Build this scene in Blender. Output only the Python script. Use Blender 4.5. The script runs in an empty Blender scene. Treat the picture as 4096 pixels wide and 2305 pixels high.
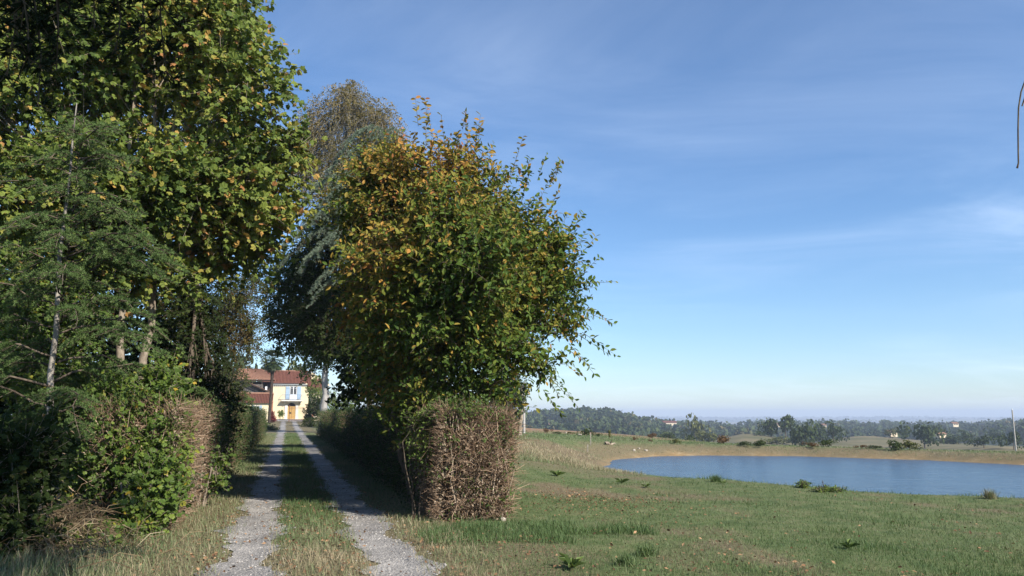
import bpy, math
import numpy as np
from mathutils import Vector
rng = np.random.default_rng(11)
R = math.radians
scene = bpy.context.scene
C = scene.collection

# ------------------------------------------------------------------ camera, sky, sun, exposure
PITCH = R(9.13); F = 796.4; EYE = 1.6
cam = bpy.data.objects.new('camera', bpy.data.cameras.new('camera')); C.objects.link(cam)
cam.data.lens = 28; cam.data.sensor_width = 36; cam.data.clip_start = 0.05; cam.data.clip_end = 40000
cam.location = (0, 0, EYE); cam.rotation_euler = (math.pi/2 + PITCH, 0, 0)
scene.camera = cam

SUN_EL = R(36); SUN_AZ = math.atan2(0.76, -0.65)          # azimuth from +Y towards +X
SUN = Vector((math.sin(SUN_AZ)*math.cos(SUN_EL), math.cos(SUN_AZ)*math.cos(SUN_EL), math.sin(SUN_EL)))
world = bpy.data.worlds.new('World'); scene.world = world; world.use_nodes = True
nt = world.node_tree; nt.nodes.clear()
def wn(t, **k):
    n = nt.nodes.new(t)
    for a, b in k.items(): setattr(n, a, b)
    return n
sky = wn('ShaderNodeTexSky', sky_type='NISHITA', sun_disc=False, sun_elevation=SUN_EL, sun_rotation=SUN_AZ,
         altitude=200, air_density=1.0, dust_density=0.25, ozone_density=6.0)
hs = wn('ShaderNodeHueSaturation'); hs.inputs['Hue'].default_value = 0.5; hs.inputs['Saturation'].default_value = 1.04; hs.inputs['Value'].default_value = 1.0
nt.links.new(sky.outputs[0], hs.inputs['Color'])
# thin cirrus: noise on the sky plane (direction / height)
tc = wn('ShaderNodeTexCoord'); sep = wn('ShaderNodeSeparateXYZ'); nt.links.new(tc.outputs['Generated'], sep.inputs[0])
zz = wn('ShaderNodeMath', operation='ADD'); zz.inputs[1].default_value = 0.12; nt.links.new(sep.outputs['Z'], zz.inputs[0])
zm = wn('ShaderNodeMath', operation='MAXIMUM'); zm.inputs[1].default_value = 0.05; nt.links.new(zz.outputs[0], zm.inputs[0])
dx = wn('ShaderNodeMath', operation='DIVIDE'); dy = wn('ShaderNodeMath', operation='DIVIDE')
nt.links.new(sep.outputs['X'], dx.inputs[0]); nt.links.new(sep.outputs['Y'], dy.inputs[0])
nt.links.new(zm.outputs[0], dx.inputs[1]); nt.links.new(zm.outputs[0], dy.inputs[1])
cb = wn('ShaderNodeCombineXYZ'); nt.links.new(dx.outputs[0], cb.inputs[0]); nt.links.new(dy.outputs[0], cb.inputs[1])
def cirrus(rot, sc, nscale, lo, hi, detail, dist):
    mp = wn('ShaderNodeMapping'); mp.inputs['Rotation'].default_value = (0, 0, R(rot)); mp.inputs['Scale'].default_value = sc
    nt.links.new(cb.outputs[0], mp.inputs[0])
    nz = wn('ShaderNodeTexNoise'); nz.inputs['Scale'].default_value = nscale; nz.inputs['Detail'].default_value = detail
    nz.inputs['Roughness'].default_value = 0.62; nz.inputs['Distortion'].default_value = dist
    nt.links.new(mp.outputs[0], nz.inputs['Vector'])
    mr = wn('ShaderNodeMapRange', interpolation_type='SMOOTHSTEP'); mr.inputs[1].default_value = lo; mr.inputs[2].default_value = hi
    nt.links.new(nz.outputs[0], mr.inputs[0]); return mr.outputs[0]
c1 = cirrus(75, (0.6, 1.1, 1), 1.0, 0.40, 0.85, 8, 0.8)
c2 = cirrus(-20, (0.45, 0.5, 1), 0.8, 0.30, 0.70, 3, 0.3)
cm = wn('ShaderNodeMath', operation='MULTIPLY'); nt.links.new(c1, cm.inputs[0]); nt.links.new(c2, cm.inputs[1])
ca = wn('ShaderNodeMath', operation='MULTIPLY'); ca.inputs[1].default_value = 0.30; nt.links.new(cm.outputs[0], ca.inputs[0])
mixc = wn('ShaderNodeMixRGB'); mixc.inputs[2].default_value = (8.6, 9.6, 11.0, 1)
nt.links.new(ca.outputs[0], mixc.inputs[0]); nt.links.new(hs.outputs[0], mixc.inputs[1])
bg = wn('ShaderNodeBackground'); bg.inputs['Strength'].default_value = 0.111
wo = wn('ShaderNodeOutputWorld'); nt.links.new(mixc.outputs[0], bg.inputs['Color']); nt.links.new(bg.outputs[0], wo.inputs['Surface'])

sl = bpy.data.lights.new('sun', 'SUN'); sl.energy = 5.0; sl.angle = R(0.53); sl.color = (1.0, 0.94, 0.84)
so = bpy.data.objects.new('sun', sl); C.objects.link(so); so.rotation_euler = SUN.to_track_quat('Z', 'Y').to_euler()
vs = scene.view_settings; vs.view_transform = 'Standard'; vs.look = 'None'; vs.exposure = 0.66; vs.gamma = 1.0; vs.use_curve_mapping = False
scene.render.engine = 'CYCLES'
scene.cycles.max_bounces = 6; scene.cycles.diffuse_bounces = 2; scene.cycles.glossy_bounces = 2
scene.cycles.transmission_bounces = 3; scene.cycles.transparent_max_bounces = 4; scene.cycles.volume_bounces = 0
scene.cycles.use_denoising = True

# ------------------------------------------------------------------ helpers
ct, st_ = math.cos(PITCH), math.sin(PITCH)
def P(px, py, d):
    """world point at depth y=d seen at design pixel (px,py)"""
    v = np.array([px-512, F*ct-(288-py)*st_, F*st_+(288-py)*ct]); v = v*(d/v[1])
    return np.array([v[0], v[1], EYE+v[2]])
def unit(a):
    a = np.asarray(a, float); return a/np.maximum(np.linalg.norm(a, axis=-1, keepdims=True), 1e-9)
_ns = np.random.default_rng(5)
_K = unit(_ns.normal(size=(14, 3))); _PH = _ns.uniform(0, 6.28, 14); _FQ = _ns.uniform(0.6, 2.2, 14)
def noise3(p, scale):
    """smooth pseudo noise, about -1..1"""
    p = np.asarray(p, float)/scale
    s = 0
    for k in range(14): s = s + np.sin((p@_K[k])*_FQ[k]*2.2 + _PH[k] + 1.3*np.sin((p@_K[(k+5) % 14])*1.7+_PH[k-3]))
    return s/5.0
def dryness(x, y):
    p = np.stack([x, y*.55, 0*x], -1); return noise3(p, 1.7)*.5+noise3(p+4, .55)*.35+noise3(p+8, 5)*.4
def sstep(a, b, x):
    t = np.clip((x-a)/(b-a), 0, 1); return t*t*(3-2*t)

class MB:
    """collects polygons; build() links them as ONE mesh object"""
    def __init__(s): s.v = []; s.f = {3: [], 4: []}; s.t = {3: [], 4: []}; s.m = {3: [], 4: []}; s.n = 0
    def add(s, v, f, tint=0.5, mat=0):
        v = np.asarray(v, float).reshape(-1, 3); f = np.asarray(f, np.int64); k = f.shape[1]
        s.v.append(v); s.f[k].append(f+s.n); s.n += len(v)
        s.t[k].append(np.broadcast_to(np.asarray(tint, float), (len(f),)).copy()); s.m[k].append(np.broadcast_to(np.asarray(mat), (len(f),)).copy())
        return s
    def box(s, a, b, mat=0, tint=0.5):
        (x0, y0, z0), (x1, y1, z1) = a, b
        v = [(x0,y0,z0),(x1,y0,z0),(x1,y1,z0),(x0,y1,z0),(x0,y0,z1),(x1,y0,z1),(x1,y1,z1),(x0,y1,z1)]
        return s.add(v, [(3,2,1,0),(4,5,6,7),(0,1,5,4),(1,2,6,5),(2,3,7,6),(3,0,4,7)], tint, mat)
    def prism(s, pts, y0, y1, mat=0):
        """polygon pts (x,z) extruded along y"""
        n = len(pts); v = [(x, y0, z) for x, z in pts]+[(x, y1, z) for x, z in pts]
        c0 = np.mean(pts, 0); v += [(c0[0], y0, c0[1]), (c0[0], y1, c0[1])]
        s.add(v, [(i, (i+1) % n, n+(i+1) % n, n+i) for i in range(n)], 0.5, mat)
        return s.add(v, [(2*n, (i+1) % n, i) for i in range(n)]+[(2*n+1, n+i, n+(i+1) % n) for i in range(n)], 0.5, mat)
    def mesh(s, name, mats, origin=(0, 0, 0), smooth=False):
        me = bpy.data.meshes.new(name)
        V = np.concatenate(s.v)-np.asarray(origin, float)
        fs = {k: (np.concatenate(s.f[k]) if s.f[k] else np.zeros((0, k), np.int64)) for k in (3, 4)}
        T = np.concatenate([np.concatenate(s.t[k]) if s.t[k] else np.zeros(0) for k in (3, 4)])
        M = np.concatenate([np.concatenate(s.m[k]) if s.m[k] else np.zeros(0, int) for k in (3, 4)])
        loops = np.concatenate([fs[3].ravel(), fs[4].ravel()]).astype(np.int32)
        n3, n4 = len(fs[3]), len(fs[4])
        ls = np.concatenate([np.arange(n3)*3, n3*3+np.arange(n4)*4]).astype(np.int32)
        me.vertices.add(len(V)); me.vertices.foreach_set('co', V.astype(np.float32).ravel())
        me.loops.add(len(loops)); me.loops.foreach_set('vertex_index', loops)
        me.polygons.add(n3+n4); me.polygons.foreach_set('loop_start', ls)
        me.polygons.foreach_set('material_index', M.astype(np.int32))
        me.polygons.foreach_set('use_smooth', np.full(n3+n4, smooth, bool))
        at = me.attributes.new('tint', 'FLOAT', 'FACE'); at.data.foreach_set('value', T.astype(np.float32))
        for m in (mats if isinstance(mats, (list, tuple)) else [mats]): me.materials.append(m)
        me.update(calc_edges=True)
        return me
    def build(s, name, mats, parent=None, origin=(0, 0, 0), smooth=False):
        o = bpy.data.objects.new(name, s.mesh(name, mats, origin, smooth)); C.objects.link(o)
        if parent is not None: o.parent = parent
        else: o.location = origin
        return o
def tag(o, label=None, cat=None, group=None, kind=None):
    for k, v in (('label', label), ('category', cat), ('group', group), ('kind', kind)):
        if v: o[k] = v
    return o
def thing(name, label, cat, loc=(0, 0, 0), rz=0, group=None):
    o = bpy.data.objects.new(name, None); C.objects.link(o); o.location = loc; o.rotation_euler = (0, 0, rz); o.empty_display_size = 0.1
    return tag(o, label, cat, group)
def tubes(mb, paths, radii, sides=4, tint=0.5, mat=0):
    paths = np.asarray(paths, float); N, k, _ = paths.shape
    radii = np.broadcast_to(np.asarray(radii, float), (N, k))
    tg = np.empty_like(paths); tg[:, 1:-1] = paths[:, 2:]-paths[:, :-2]; tg[:, 0] = paths[:, 1]-paths[:, 0]; tg[:, -1] = paths[:, -1]-paths[:, -2]
    tg = unit(tg); ref = np.tile(np.array([0.31, 0.87, 0.38]), (N, 1)); al = np.abs((unit(paths[:, -1]-paths[:, 0])*ref).sum(-1)) > 0.9
    ref[al] = (0.9, -0.3, 0.3)
    u = unit(np.cross(tg, ref[:, None, :])); w = np.cross(tg, u)
    a = np.arange(sides)*2*math.pi/sides
    V = paths[:, :, None, :]+radii[:, :, None, None]*(np.cos(a)[None, None, :, None]*u[:, :, None, :]+np.sin(a)[None, None, :, None]*w[:, :, None, :])
    i = np.arange(k-1)[:, None]; j = np.arange(sides)[None, :]
    f = np.stack([i*sides+j, i*sides+(j+1) % sides, (i+1)*sides+(j+1) % sides, (i+1)*sides+j], -1).reshape(-1, 4)
    f = (f[None]+(np.arange(N)*k*sides)[:, None, None]).reshape(-1, 4)
    tn = np.repeat(np.broadcast_to(tint, (N,)), (k-1)*sides)
    mb.add(V.reshape(-1, 3), f, tn, mat)
def scatter(mb, tv, tf, pos, axis, normal, size, tint, mat=0):
    """leaf template (x across, y along axis, z along normal) at each pos"""
    tv = np.asarray(tv, float); tf = np.asarray(tf); pos = np.asarray(pos, float); N = len(pos); k = len(tv)
    y = unit(axis); x = unit(np.cross(y, normal)); z = np.cross(x, y)
    S = np.broadcast_to(np.asarray(size, float), (N,))[:, None, None]
    V = pos[:, None, :]+S*(tv[None, :, 0:1]*x[:, None]+tv[None, :, 1:2]*y[:, None]+tv[None, :, 2:3]*z[:, None])
    f = (tf[None]+(np.arange(N)*k)[:, None, None]).reshape(-1, tf.shape[1])
    mb.add(V.reshape(-1, 3), f, np.repeat(np.broadcast_to(tint, (N,)), len(tf)), mat)
LOBED_V = [(0,0,.0),(.46,.14,-.07),(.5,.62,-.08),(.21,.70,.03),(0,1,-.12),(-.21,.70,.03),(-.5,.62,-.08),(-.46,.14,-.07)]
LOBED_F = [(0,1,2),(0,2,3),(0,3,4),(0,4,5),(0,5,6),(0,6,7)]
OVAL_V = [(0,0,0),(.25,.33,.07),(.21,.68,.05),(0,1,-.08),(-.21,.68,.05),(-.25,.33,.07)]
OVAL_F = [(0,1,2,3),(0,3,4,5)]
SMALL_V = [(0,0,0),(.3,.5,.06),(0,1,-.05),(-.3,.5,.06)]
SMALL_F = [(0,1,2),(0,2,3)]
NEEDLE_V = [(-.12,0,0),(.12,0,0),(.0,1,.1),(-.1,0,.05),(0,.1,-.1),(.55,.75,.1),(.1,0,-.05),(0,.1,.1),(-.55,.75,.1),(0,0,.1),(0,.1,-.1),(.05,.7,.6)]
NEEDLE_F = [(0,1,2),(3,4,5),(6,7,8),(9,10,11)]
CLUMP_V = [(-.5,-.3,0),(.1,-.55,.1),(.55,.0,-.05),(.2,.5,.12),(-.35,.45,-.05)]
CLUMP_F = [(0,1,2),(0,2,3),(0,3,4)]

# ------------------------------------------------------------------ materials
def mat(name):
    m = bpy.data.materials.new(name); m.use_nodes = True; n = m.node_tree; n.nodes.clear()
    out = n.nodes.new('ShaderNodeOutputMaterial'); return m, n, out
def nd(n, t, **k):
    x = n.nodes.new(t)
    for a, b in k.items(): setattr(x, a, b)
    return x
def ramp(n, fac, stops):
    r = nd(n, 'ShaderNodeValToRGB'); e = r.color_ramp.elements
    while len(e) < len(stops): e.new(0.5)
    for i, (p, c) in enumerate(stops): e[i].position = p; e[i].color = (*c, 1)
    n.links.new(fac, r.inputs[0]); return r.outputs[0]
def noise(n, scale, detail=4, rough=0.6, coord='Object', dist=0.0, vec=None):
    t = nd(n, 'ShaderNodeTexNoise'); t.inputs['Scale'].default_value = scale; t.inputs['Detail'].default_value = detail
    t.inputs['Roughness'].default_value = rough; t.inputs['Distortion'].default_value = dist
    if vec is None: vec = nd(n, 'ShaderNodeTexCoord').outputs[coord]
    n.links.new(vec, t.inputs['Vector']); return t.outputs['Fac']
def attr(n, name): 
    a = nd(n, 'ShaderNodeAttribute'); a.attribute_name = name; return a.outputs['Fac']
def math_(n, op, a, b, clamp=False):
    x = nd(n, 'ShaderNodeMath', operation=op, use_clamp=clamp)
    for i, v in enumerate((a, b)):
        if isinstance(v, (int, float)): x.inputs[i].default_value = v
        else: n.links.new(v, x.inputs[i])
    return x.outputs[0]
def mixrgb(n, f, a, b, bt='MIX'):
    x = nd(n, 'ShaderNodeMixRGB', blend_type=bt)
    for i, v in enumerate((f, a, b)):
        if isinstance(v, (int, float)): x.inputs[i].default_value = v
        elif isinstance(v, tuple): x.inputs[i].default_value = (*v, 1)
        else: n.links.new(v, x.inputs[i])
    return x.outputs[0]
def bump(n, h, strength=0.5, dist=0.02):
    b = nd(n, 'ShaderNodeBump'); b.inputs['Strength'].default_value = strength; b.inputs['Distance'].default_value = dist
    n.links.new(h, b.inputs['Height']); return b.outputs[0]
def pbsdf(n, out, color, rough=0.8, normal=None, spec=0.3, metal=0.0):
    b = nd(n, 'ShaderNodeBsdfPrincipled'); b.inputs['Roughness'].default_value = rough
    b.inputs['Specular IOR Level'].default_value = spec; b.inputs['Metallic'].default_value = metal
    if isinstance(color, tuple): b.inputs['Base Color'].default_value = (*color, 1)
    else: n.links.new(color, b.inputs['Base Color'])
    if normal is not None: n.links.new(normal, b.inputs['Normal'])
    if out is not None: n.links.new(b.outputs[0], out.inputs['Surface'])
    return b
def leafmat(name, stops, trans=0.3, rough=0.55, spec=0.25):
    m, n, out = mat(name); col = ramp(n, attr(n, 'tint'), stops)
    b = pbsdf(n, None, col, rough, None, spec)
    t = nd(n, 'ShaderNodeBsdfTranslucent'); n.links.new(mixrgb(n, 0.35, col, (0.25, 0.3, 0.03)), t.inputs['Color'])
    mx = nd(n, 'ShaderNodeMixShader'); mx.inputs[0].default_value = trans
    n.links.new(b.outputs[0], mx.inputs[1]); n.links.new(t.outputs[0], mx.inputs[2]); n.links.new(mx.outputs[0], out.inputs['Surface'])
    return m
def plain(name, color, rough=0.8, var=0.25, scale=3.0, spec=0.3, bmp=0.0, coord='Object', dark=None):
    m, n, out = mat(name); f = noise(n, scale, 6, 0.65, coord)
    d = dark or tuple(c*(1-var*1.6) for c in color); l = tuple(min(1, c*(1+var)) for c in color)
    col = ramp(n, f, [(0.3, d), (0.7, l)])
    pbsdf(n, out, col, rough, bump(n, noise(n, scale*6, 4, 0.6, coord), bmp, 0.02) if bmp else None, spec); return m

M = {}
M['plane_leaf'] = leafmat('plane_leaf', [(0, (0.041,0.071,0.017)), (.25, (0.095,0.140,0.029)), (.52, (0.183,0.226,0.044)), (.74, (0.281,0.256,0.055)), (.88, (0.439,0.268,0.073)), (1, (0.366,0.171,0.067))], 0.26, 0.6, 0.15)
M['beech_leaf'] = leafmat('beech_leaf', [(0, (0.034,0.071,0.014)), (.3, (0.081,0.132,0.021)), (.5, (0.167,0.184,0.030)), (.68, (0.310,0.207,0.041)), (.86, (0.437,0.230,0.052)), (1, (0.322,0.127,0.046))], 0.24, 0.6, 0.15)
M['bush_leaf'] = leafmat('bush_leaf', [(0, (0.033,0.062,0.013)), (.35, (0.078,0.129,0.022)), (.7, (0.152,0.208,0.033)), (.9, (0.240,0.222,0.028)), (1, (0.388,0.268,0.033))], 0.28)
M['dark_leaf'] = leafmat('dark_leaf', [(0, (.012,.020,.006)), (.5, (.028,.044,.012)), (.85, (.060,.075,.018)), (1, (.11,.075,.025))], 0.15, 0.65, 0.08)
M['hedge_leaf'] = leafmat('hedge_leaf', [(0, (.018,.030,.010)), (.5, (.040,.068,.016)), (1, (.085,.13,.026))], 0.2, 0.5)
M['birch_leaf'] = leafmat('birch_leaf', [(0, (0.083,0.072,0.029)), (.4, (0.171,0.138,0.050)), (.75, (0.253,0.171,0.066)), (1, (0.165,0.198,0.055))], 0.25)
M['cedar_needle'] = leafmat('cedar_needle', [(0, (.036,.064,.020)), (.5, (.095,.150,.048)), (1, (.18,.24,.085))], 0.12, 0.7, 0.1)
M['shade_needle'] = leafmat('shade_needle', [(0, (.010,.016,.009)), (1, (.030,.042,.022))], 0.05, 0.7, 0.05)  # near-black: canopy shade put into the needle colour
M['blue_needle'] = leafmat('blue_needle', [(0, (0.081,0.112,0.075)), (.5, (0.169,0.219,0.150)), (1, (0.275,0.325,0.231))], 0.1, 0.6)
M['far_leaf'] = leafmat('far_leaf', [(0, (.026,.040,.015)), (.5, (.050,.072,.025)), (.85, (.078,.098,.034)), (1, (.12,.10,.04))], 0.12, 0.7, 0.1)
M['far_brown'] = leafmat('far_brown', [(0, (.075,.045,.025)), (.5, (.12,.07,.035)), (1, (.17,.11,.05))], 0.12, 0.7, 0.1)
M['far_yellow'] = leafmat('far_yellow', [(0, (.05,.06,.018)), (.5, (.095,.105,.03)), (1, (.18,.16,.045))], 0.12, 0.7, 0.1)
M['red_leaf'] = leafmat('red_leaf', [(0, (.10,.012,.012)), (1, (.22,.03,.025))], 0.2)
M['palm_leaf'] = leafmat('palm_leaf', [(0, (.02,.035,.012)), (1, (.055,.085,.028))], 0.1)
M['twig'] = leafmat('twig', [(0, (0.074,0.047,0.032)), (.4, (0.221,0.147,0.094)), (.75, (0.401,0.281,0.189)), (1, (0.615,0.481,0.358))], 0.0, 0.85, 0.1)
M['straw'] = leafmat('straw', [(0, (.10,.065,.04)), (.5, (.26,.19,.11)), (1, (.46,.38,.25))], 0.1, 0.8, 0.1)
M['grass'] = leafmat('grass', [(0, (.058,.108,.034)), (.35, (.118,.170,.066)), (.6, (.185,.215,.108)), (.8, (.28,.235,.145)), (1, (.42,.345,.225))], 0.18, 0.6, 0.2)
M['fallen'] = leafmat('fallen', [(0, (0.100,0.056,0.033)), (.5, (0.237,0.138,0.075)), (.85, (0.413,0.250,0.138)), (1, (0.562,0.400,0.163))], 0.05, 0.8, 0.1)
M['dead_leaf'] = leafmat('dead_leaf', [(0, (.085,.060,.042)), (.5, (.18,.130,.088)), (1, (.34,.265,.19))], 0.05, 0.85, 0.1)
M['dock'] = leafmat('dock', [(0, (.06,.10,.03)), (1, (.15,.21,.06))], 0.2)
def barkmat(name, a, b, scale=8):
    m, n, out = mat(name); mp = nd(n, 'ShaderNodeMapping'); mp.inputs['Scale'].default_value = (1, 1, 0.35)
    n.links.new(nd(n, 'ShaderNodeTexCoord').outputs['Object'], mp.inputs[0])
    f = noise(n, scale, 6, 0.7, vec=mp.outputs[0]); col = ramp(n, f, [(.35, a), (.62, b)])
    pbsdf(n, out, col, 0.9, bump(n, noise(n, scale*3, 5, 0.7, vec=mp.outputs[0]), 0.6, 0.03), 0.15); return m
M['bark'] = barkmat('bark', (.06,.045,.034), (.17,.135,.10))
M['pale_bark'] = barkmat('pale_bark', (.13,.10,.075), (.36,.30,.23))
M['white_bark'] = barkmat('white_bark', (.12,.10,.085), (.52,.48,.42), 5)
M['cedar_bark'] = barkmat('cedar_bark', (.055,.045,.038), (.40,.36,.31), 3)
M['grey_bark'] = barkmat('grey_bark', (.18,.165,.15), (.40,.375,.35), 3)
M['core'] = plain('core', (.045,.034,.024), 0.95, 0.4, 9, 0.05, 0.5)

# ground: grass / straw patches / tilled soil / ochre mud by terrain attributes
m, n, out = mat('ground'); M['ground'] = m
geo = nd(n, 'ShaderNodeNewGeometry').outputs['Position']
big = noise(n, 0.33, 5, 0.62, vec=geo, dist=0.4); mid = noise(n, 1.9, 5, 0.7, vec=geo); fine = noise(n, 22, 4, 0.75, vec=geo); far = noise(n, 0.02, 4, 0.6, vec=geo)
green = ramp(n, mid, [(.3, (.078,.112,.042)), (.5, (.128,.158,.064)), (.7, (.19,.19,.095))])
straw = ramp(n, fine, [(.3, (.11,.078,.048)), (.7, (.28,.215,.135))])
dry = attr(n, 'dry')
col = mixrgb(n, dry, green, straw)
col = mixrgb(n, 1.0, col, ramp(n, fine, [(.25, (.55,.55,.55)), (.75, (1.25,1.25,1.25))]), 'MULTIPLY')
soil = mixrgb(n, far, (.20,.125,.07), (.30,.20,.12))
col = mixrgb(n, attr(n, 'soil'), col, soil)
stub = ramp(n, noise(n, 0.035, 6, 0.7, vec=geo), [(.35, (.10,.10,.05)), (.5, (.16,.14,.075)), (.65, (.24,.185,.115))])
col = mixrgb(n, attr(n, 'stubble'), col, stub)
mud = ramp(n, mid, [(.3, (.19,.125,.06)), (.55, (.31,.21,.105)), (.75, (.46,.37,.23))])
col = mixrgb(n, attr(n, 'mud'), col, mud)
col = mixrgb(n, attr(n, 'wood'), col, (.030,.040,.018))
pbsdf(n, out, col, 0.95, bump(n, math_(n, 'ADD', fine, mid), 0.55, 0.05), 0.1)

m, n, out = mat('gravel'); M['gravel'] = m
geo = nd(n, 'ShaderNodeNewGeometry').outputs['Position']
vo = nd(n, 'ShaderNodeTexVoronoi'); vo.inputs['Scale'].default_value = 38; n.links.new(geo, vo.inputs['Vector'])
bw = nd(n, 'ShaderNodeRGBToBW'); n.links.new(vo.outputs['Color'], bw.inputs[0])
a = ramp(n, noise(n, 1.1, 5, 0.65, vec=geo), [(.35, (.21,.20,.19)), (.65, (.40,.375,.345))])
col = mixrgb(n, 1.0, a, ramp(n, bw.outputs[0], [(.15, (.75,.75,.75)), (.85, (1.15,1.14,1.12))]), 'MULTIPLY')
pbsdf(n, out, col, 0.95, bump(n, vo.outputs['Distance'], 0.9, 0.02), 0.15)
m, n, out = mat('pebble'); M['pebble'] = m
pbsdf(n, out, ramp(n, attr(n, 'tint'), [(0, (.24,.22,.20)), (.6, (.46,.43,.39)), (1, (.68,.64,.58))]), 0.9, None, 0.2)

m, n, out = mat('water'); M['water'] = m
geo = nd(n, 'ShaderNodeNewGeometry').outputs['Position']
mp = nd(n, 'ShaderNodeMapping'); mp.inputs['Rotation'].default_value = (0, 0, R(20)); mp.inputs['Scale'].default_value = (1, 2.2, 1); n.links.new(geo, mp.inputs[0])
w1 = noise(n, 0.8, 5, 0.72, vec=mp.outputs[0], dist=0.6); w2 = noise(n, 0.12, 3, 0.6, vec=geo)
b = pbsdf(n, out, (.050,.100,.165), 0.2, bump(n, math_(n, 'ADD', w1, math_(n, 'MULTIPLY', w2, .3)), 1.0, 0.24), 0.5)
b.inputs['IOR'].default_value = 1.33

M['yellow_wall'] = plain('yellow_wall', (.72,.60,.40), 0.9, 0.08, 1.2, 0.1)
M['cream_wall'] = plain('cream_wall', (.70,.58,.42), 0.9, 0.1, 1.0, 0.1)
M['white_stone'] = plain('white_stone', (.72,.68,.60), 0.85, 0.1, 2, 0.2)
M['pale_blue'] = plain('pale_blue', (.32,.42,.53), 0.6, 0.1, 3)
M['white_paint'] = plain('white_paint', (.75,.75,.74), 0.5, 0.05, 3)
M['ochre_wood'] = plain('ochre_wood', (.48,.30,.10), 0.7, 0.15, 4)
M['dark_wood'] = plain('dark_wood', (.055,.038,.028), 0.9, 0.3, 5)
M['grey_wood'] = plain('grey_wood', (.13,.115,.10), 0.9, 0.3, 3)
M['rust'] = plain('rust', (.17,.075,.045), 0.8, 0.3, 9)
M['iron_blue'] = plain('iron_blue', (.16,.23,.33), 0.6, 0.1, 5)
M['rock'] = plain('rock', (.40,.35,.29), 0.95, 0.2, 5, 0.1, 0.6)
M['brick'] = plain('brick', (.35,.17,.10), 0.9, 0.25, 6, 0.1)
M['log'] = plain('log', (.32,.26,.20), 0.95, 0.35, 4, 0.1, 0.6)
M['post'] = plain('post', (.33,.29,.24), 0.9, 0.2, 6, 0.1)
M['concrete'] = plain('concrete', (.42,.39,.36), 0.9, 0.12, 5, 0.1)
M['black'] = plain('black', (.02,.02,.02), 0.6, 0.1, 5)
def tilemat(name, a, b):
    m, n, out = mat(name); f = noise(n, 2.2, 6, 0.7); g = noise(n, 14, 3, 0.6)
    col = mixrgb(n, 0.5, ramp(n, f, [(.3, a), (.7, b)]), ramp(n, g, [(.3, a), (.7, b)]))
    pbsdf(n, out, col, 0.9, None, 0.1); return m
M['tile'] = tilemat('tile', (.10,.040,.029), (.215,.090,.060))
M['tile_pale'] = tilemat('tile_pale', (.20,.095,.06), (.42,.25,.17))
m, n, out = mat('glass'); M['glass'] = m
pbsdf(n, out, (.03,.035,.04), 0.08, None, 0.6)

# ------------------------------------------------------------------ terrain
TR = np.array([-0.2696, 0.963]); TN = np.array([0.963, 0.2696])       # track direction and its right hand side
T0 = np.array([0.45, 0.0])
def track_xy(s, w): return T0[0]+TR[0]*s+TN[0]*w, T0[1]+TR[1]*s+TN[1]*w
def track_sw(x, y):
    dx_, dy_ = x-T0[0], y-T0[1]; return dx_*TR[0]+dy_*TR[1], dx_*TN[0]+dy_*TN[1]
POND = np.array([(4.6,39.5),(5.0,43.5),(6.4,48.5),(9.0,52.0),(12.5,53.2),(18,52.2),(24.2,47.8),(27.6,42.0),(33,34),(38,25),(37,17),(30,13.6),(22,14.4),(15,18.0),(10.2,21.6),(7.2,25.6),(5.6,30),(4.6,34.5)])
ZW = -0.95
def pond_sd(x, y):
    p = np.stack([x, y], -1); d = np.full(x.shape, 1e9); ins = np.zeros(x.shape, bool)
    for i in range(len(POND)):
        a, b = POND[i], POND[(i+1) % len(POND)]; e = b-a
        t = np.clip(((p-a)@e)/(e@e), 0, 1); d = np.minimum(d, np.linalg.norm(p-a-t[..., None]*e, axis=-1))
        c = ((a[1] > y) != (b[1] > y)) & (x < (b[0]-a[0])*(y-a[1])/(b[1]-a[1]+1e-12)+a[0]); ins ^= c
    return np.where(ins, -d, d)
TC = np.array([-900, 250, 400, 470, 525, 600, 660, 740, 800, 850, 910, 980, 1040, 1900])
TRr = np.array([1, 10, 20, 30, 45, 60, 100, 150, 200, 260, 320, 400, 550, 750, 1000, 1500, 2500, 4000, 5200, 7000])
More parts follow.
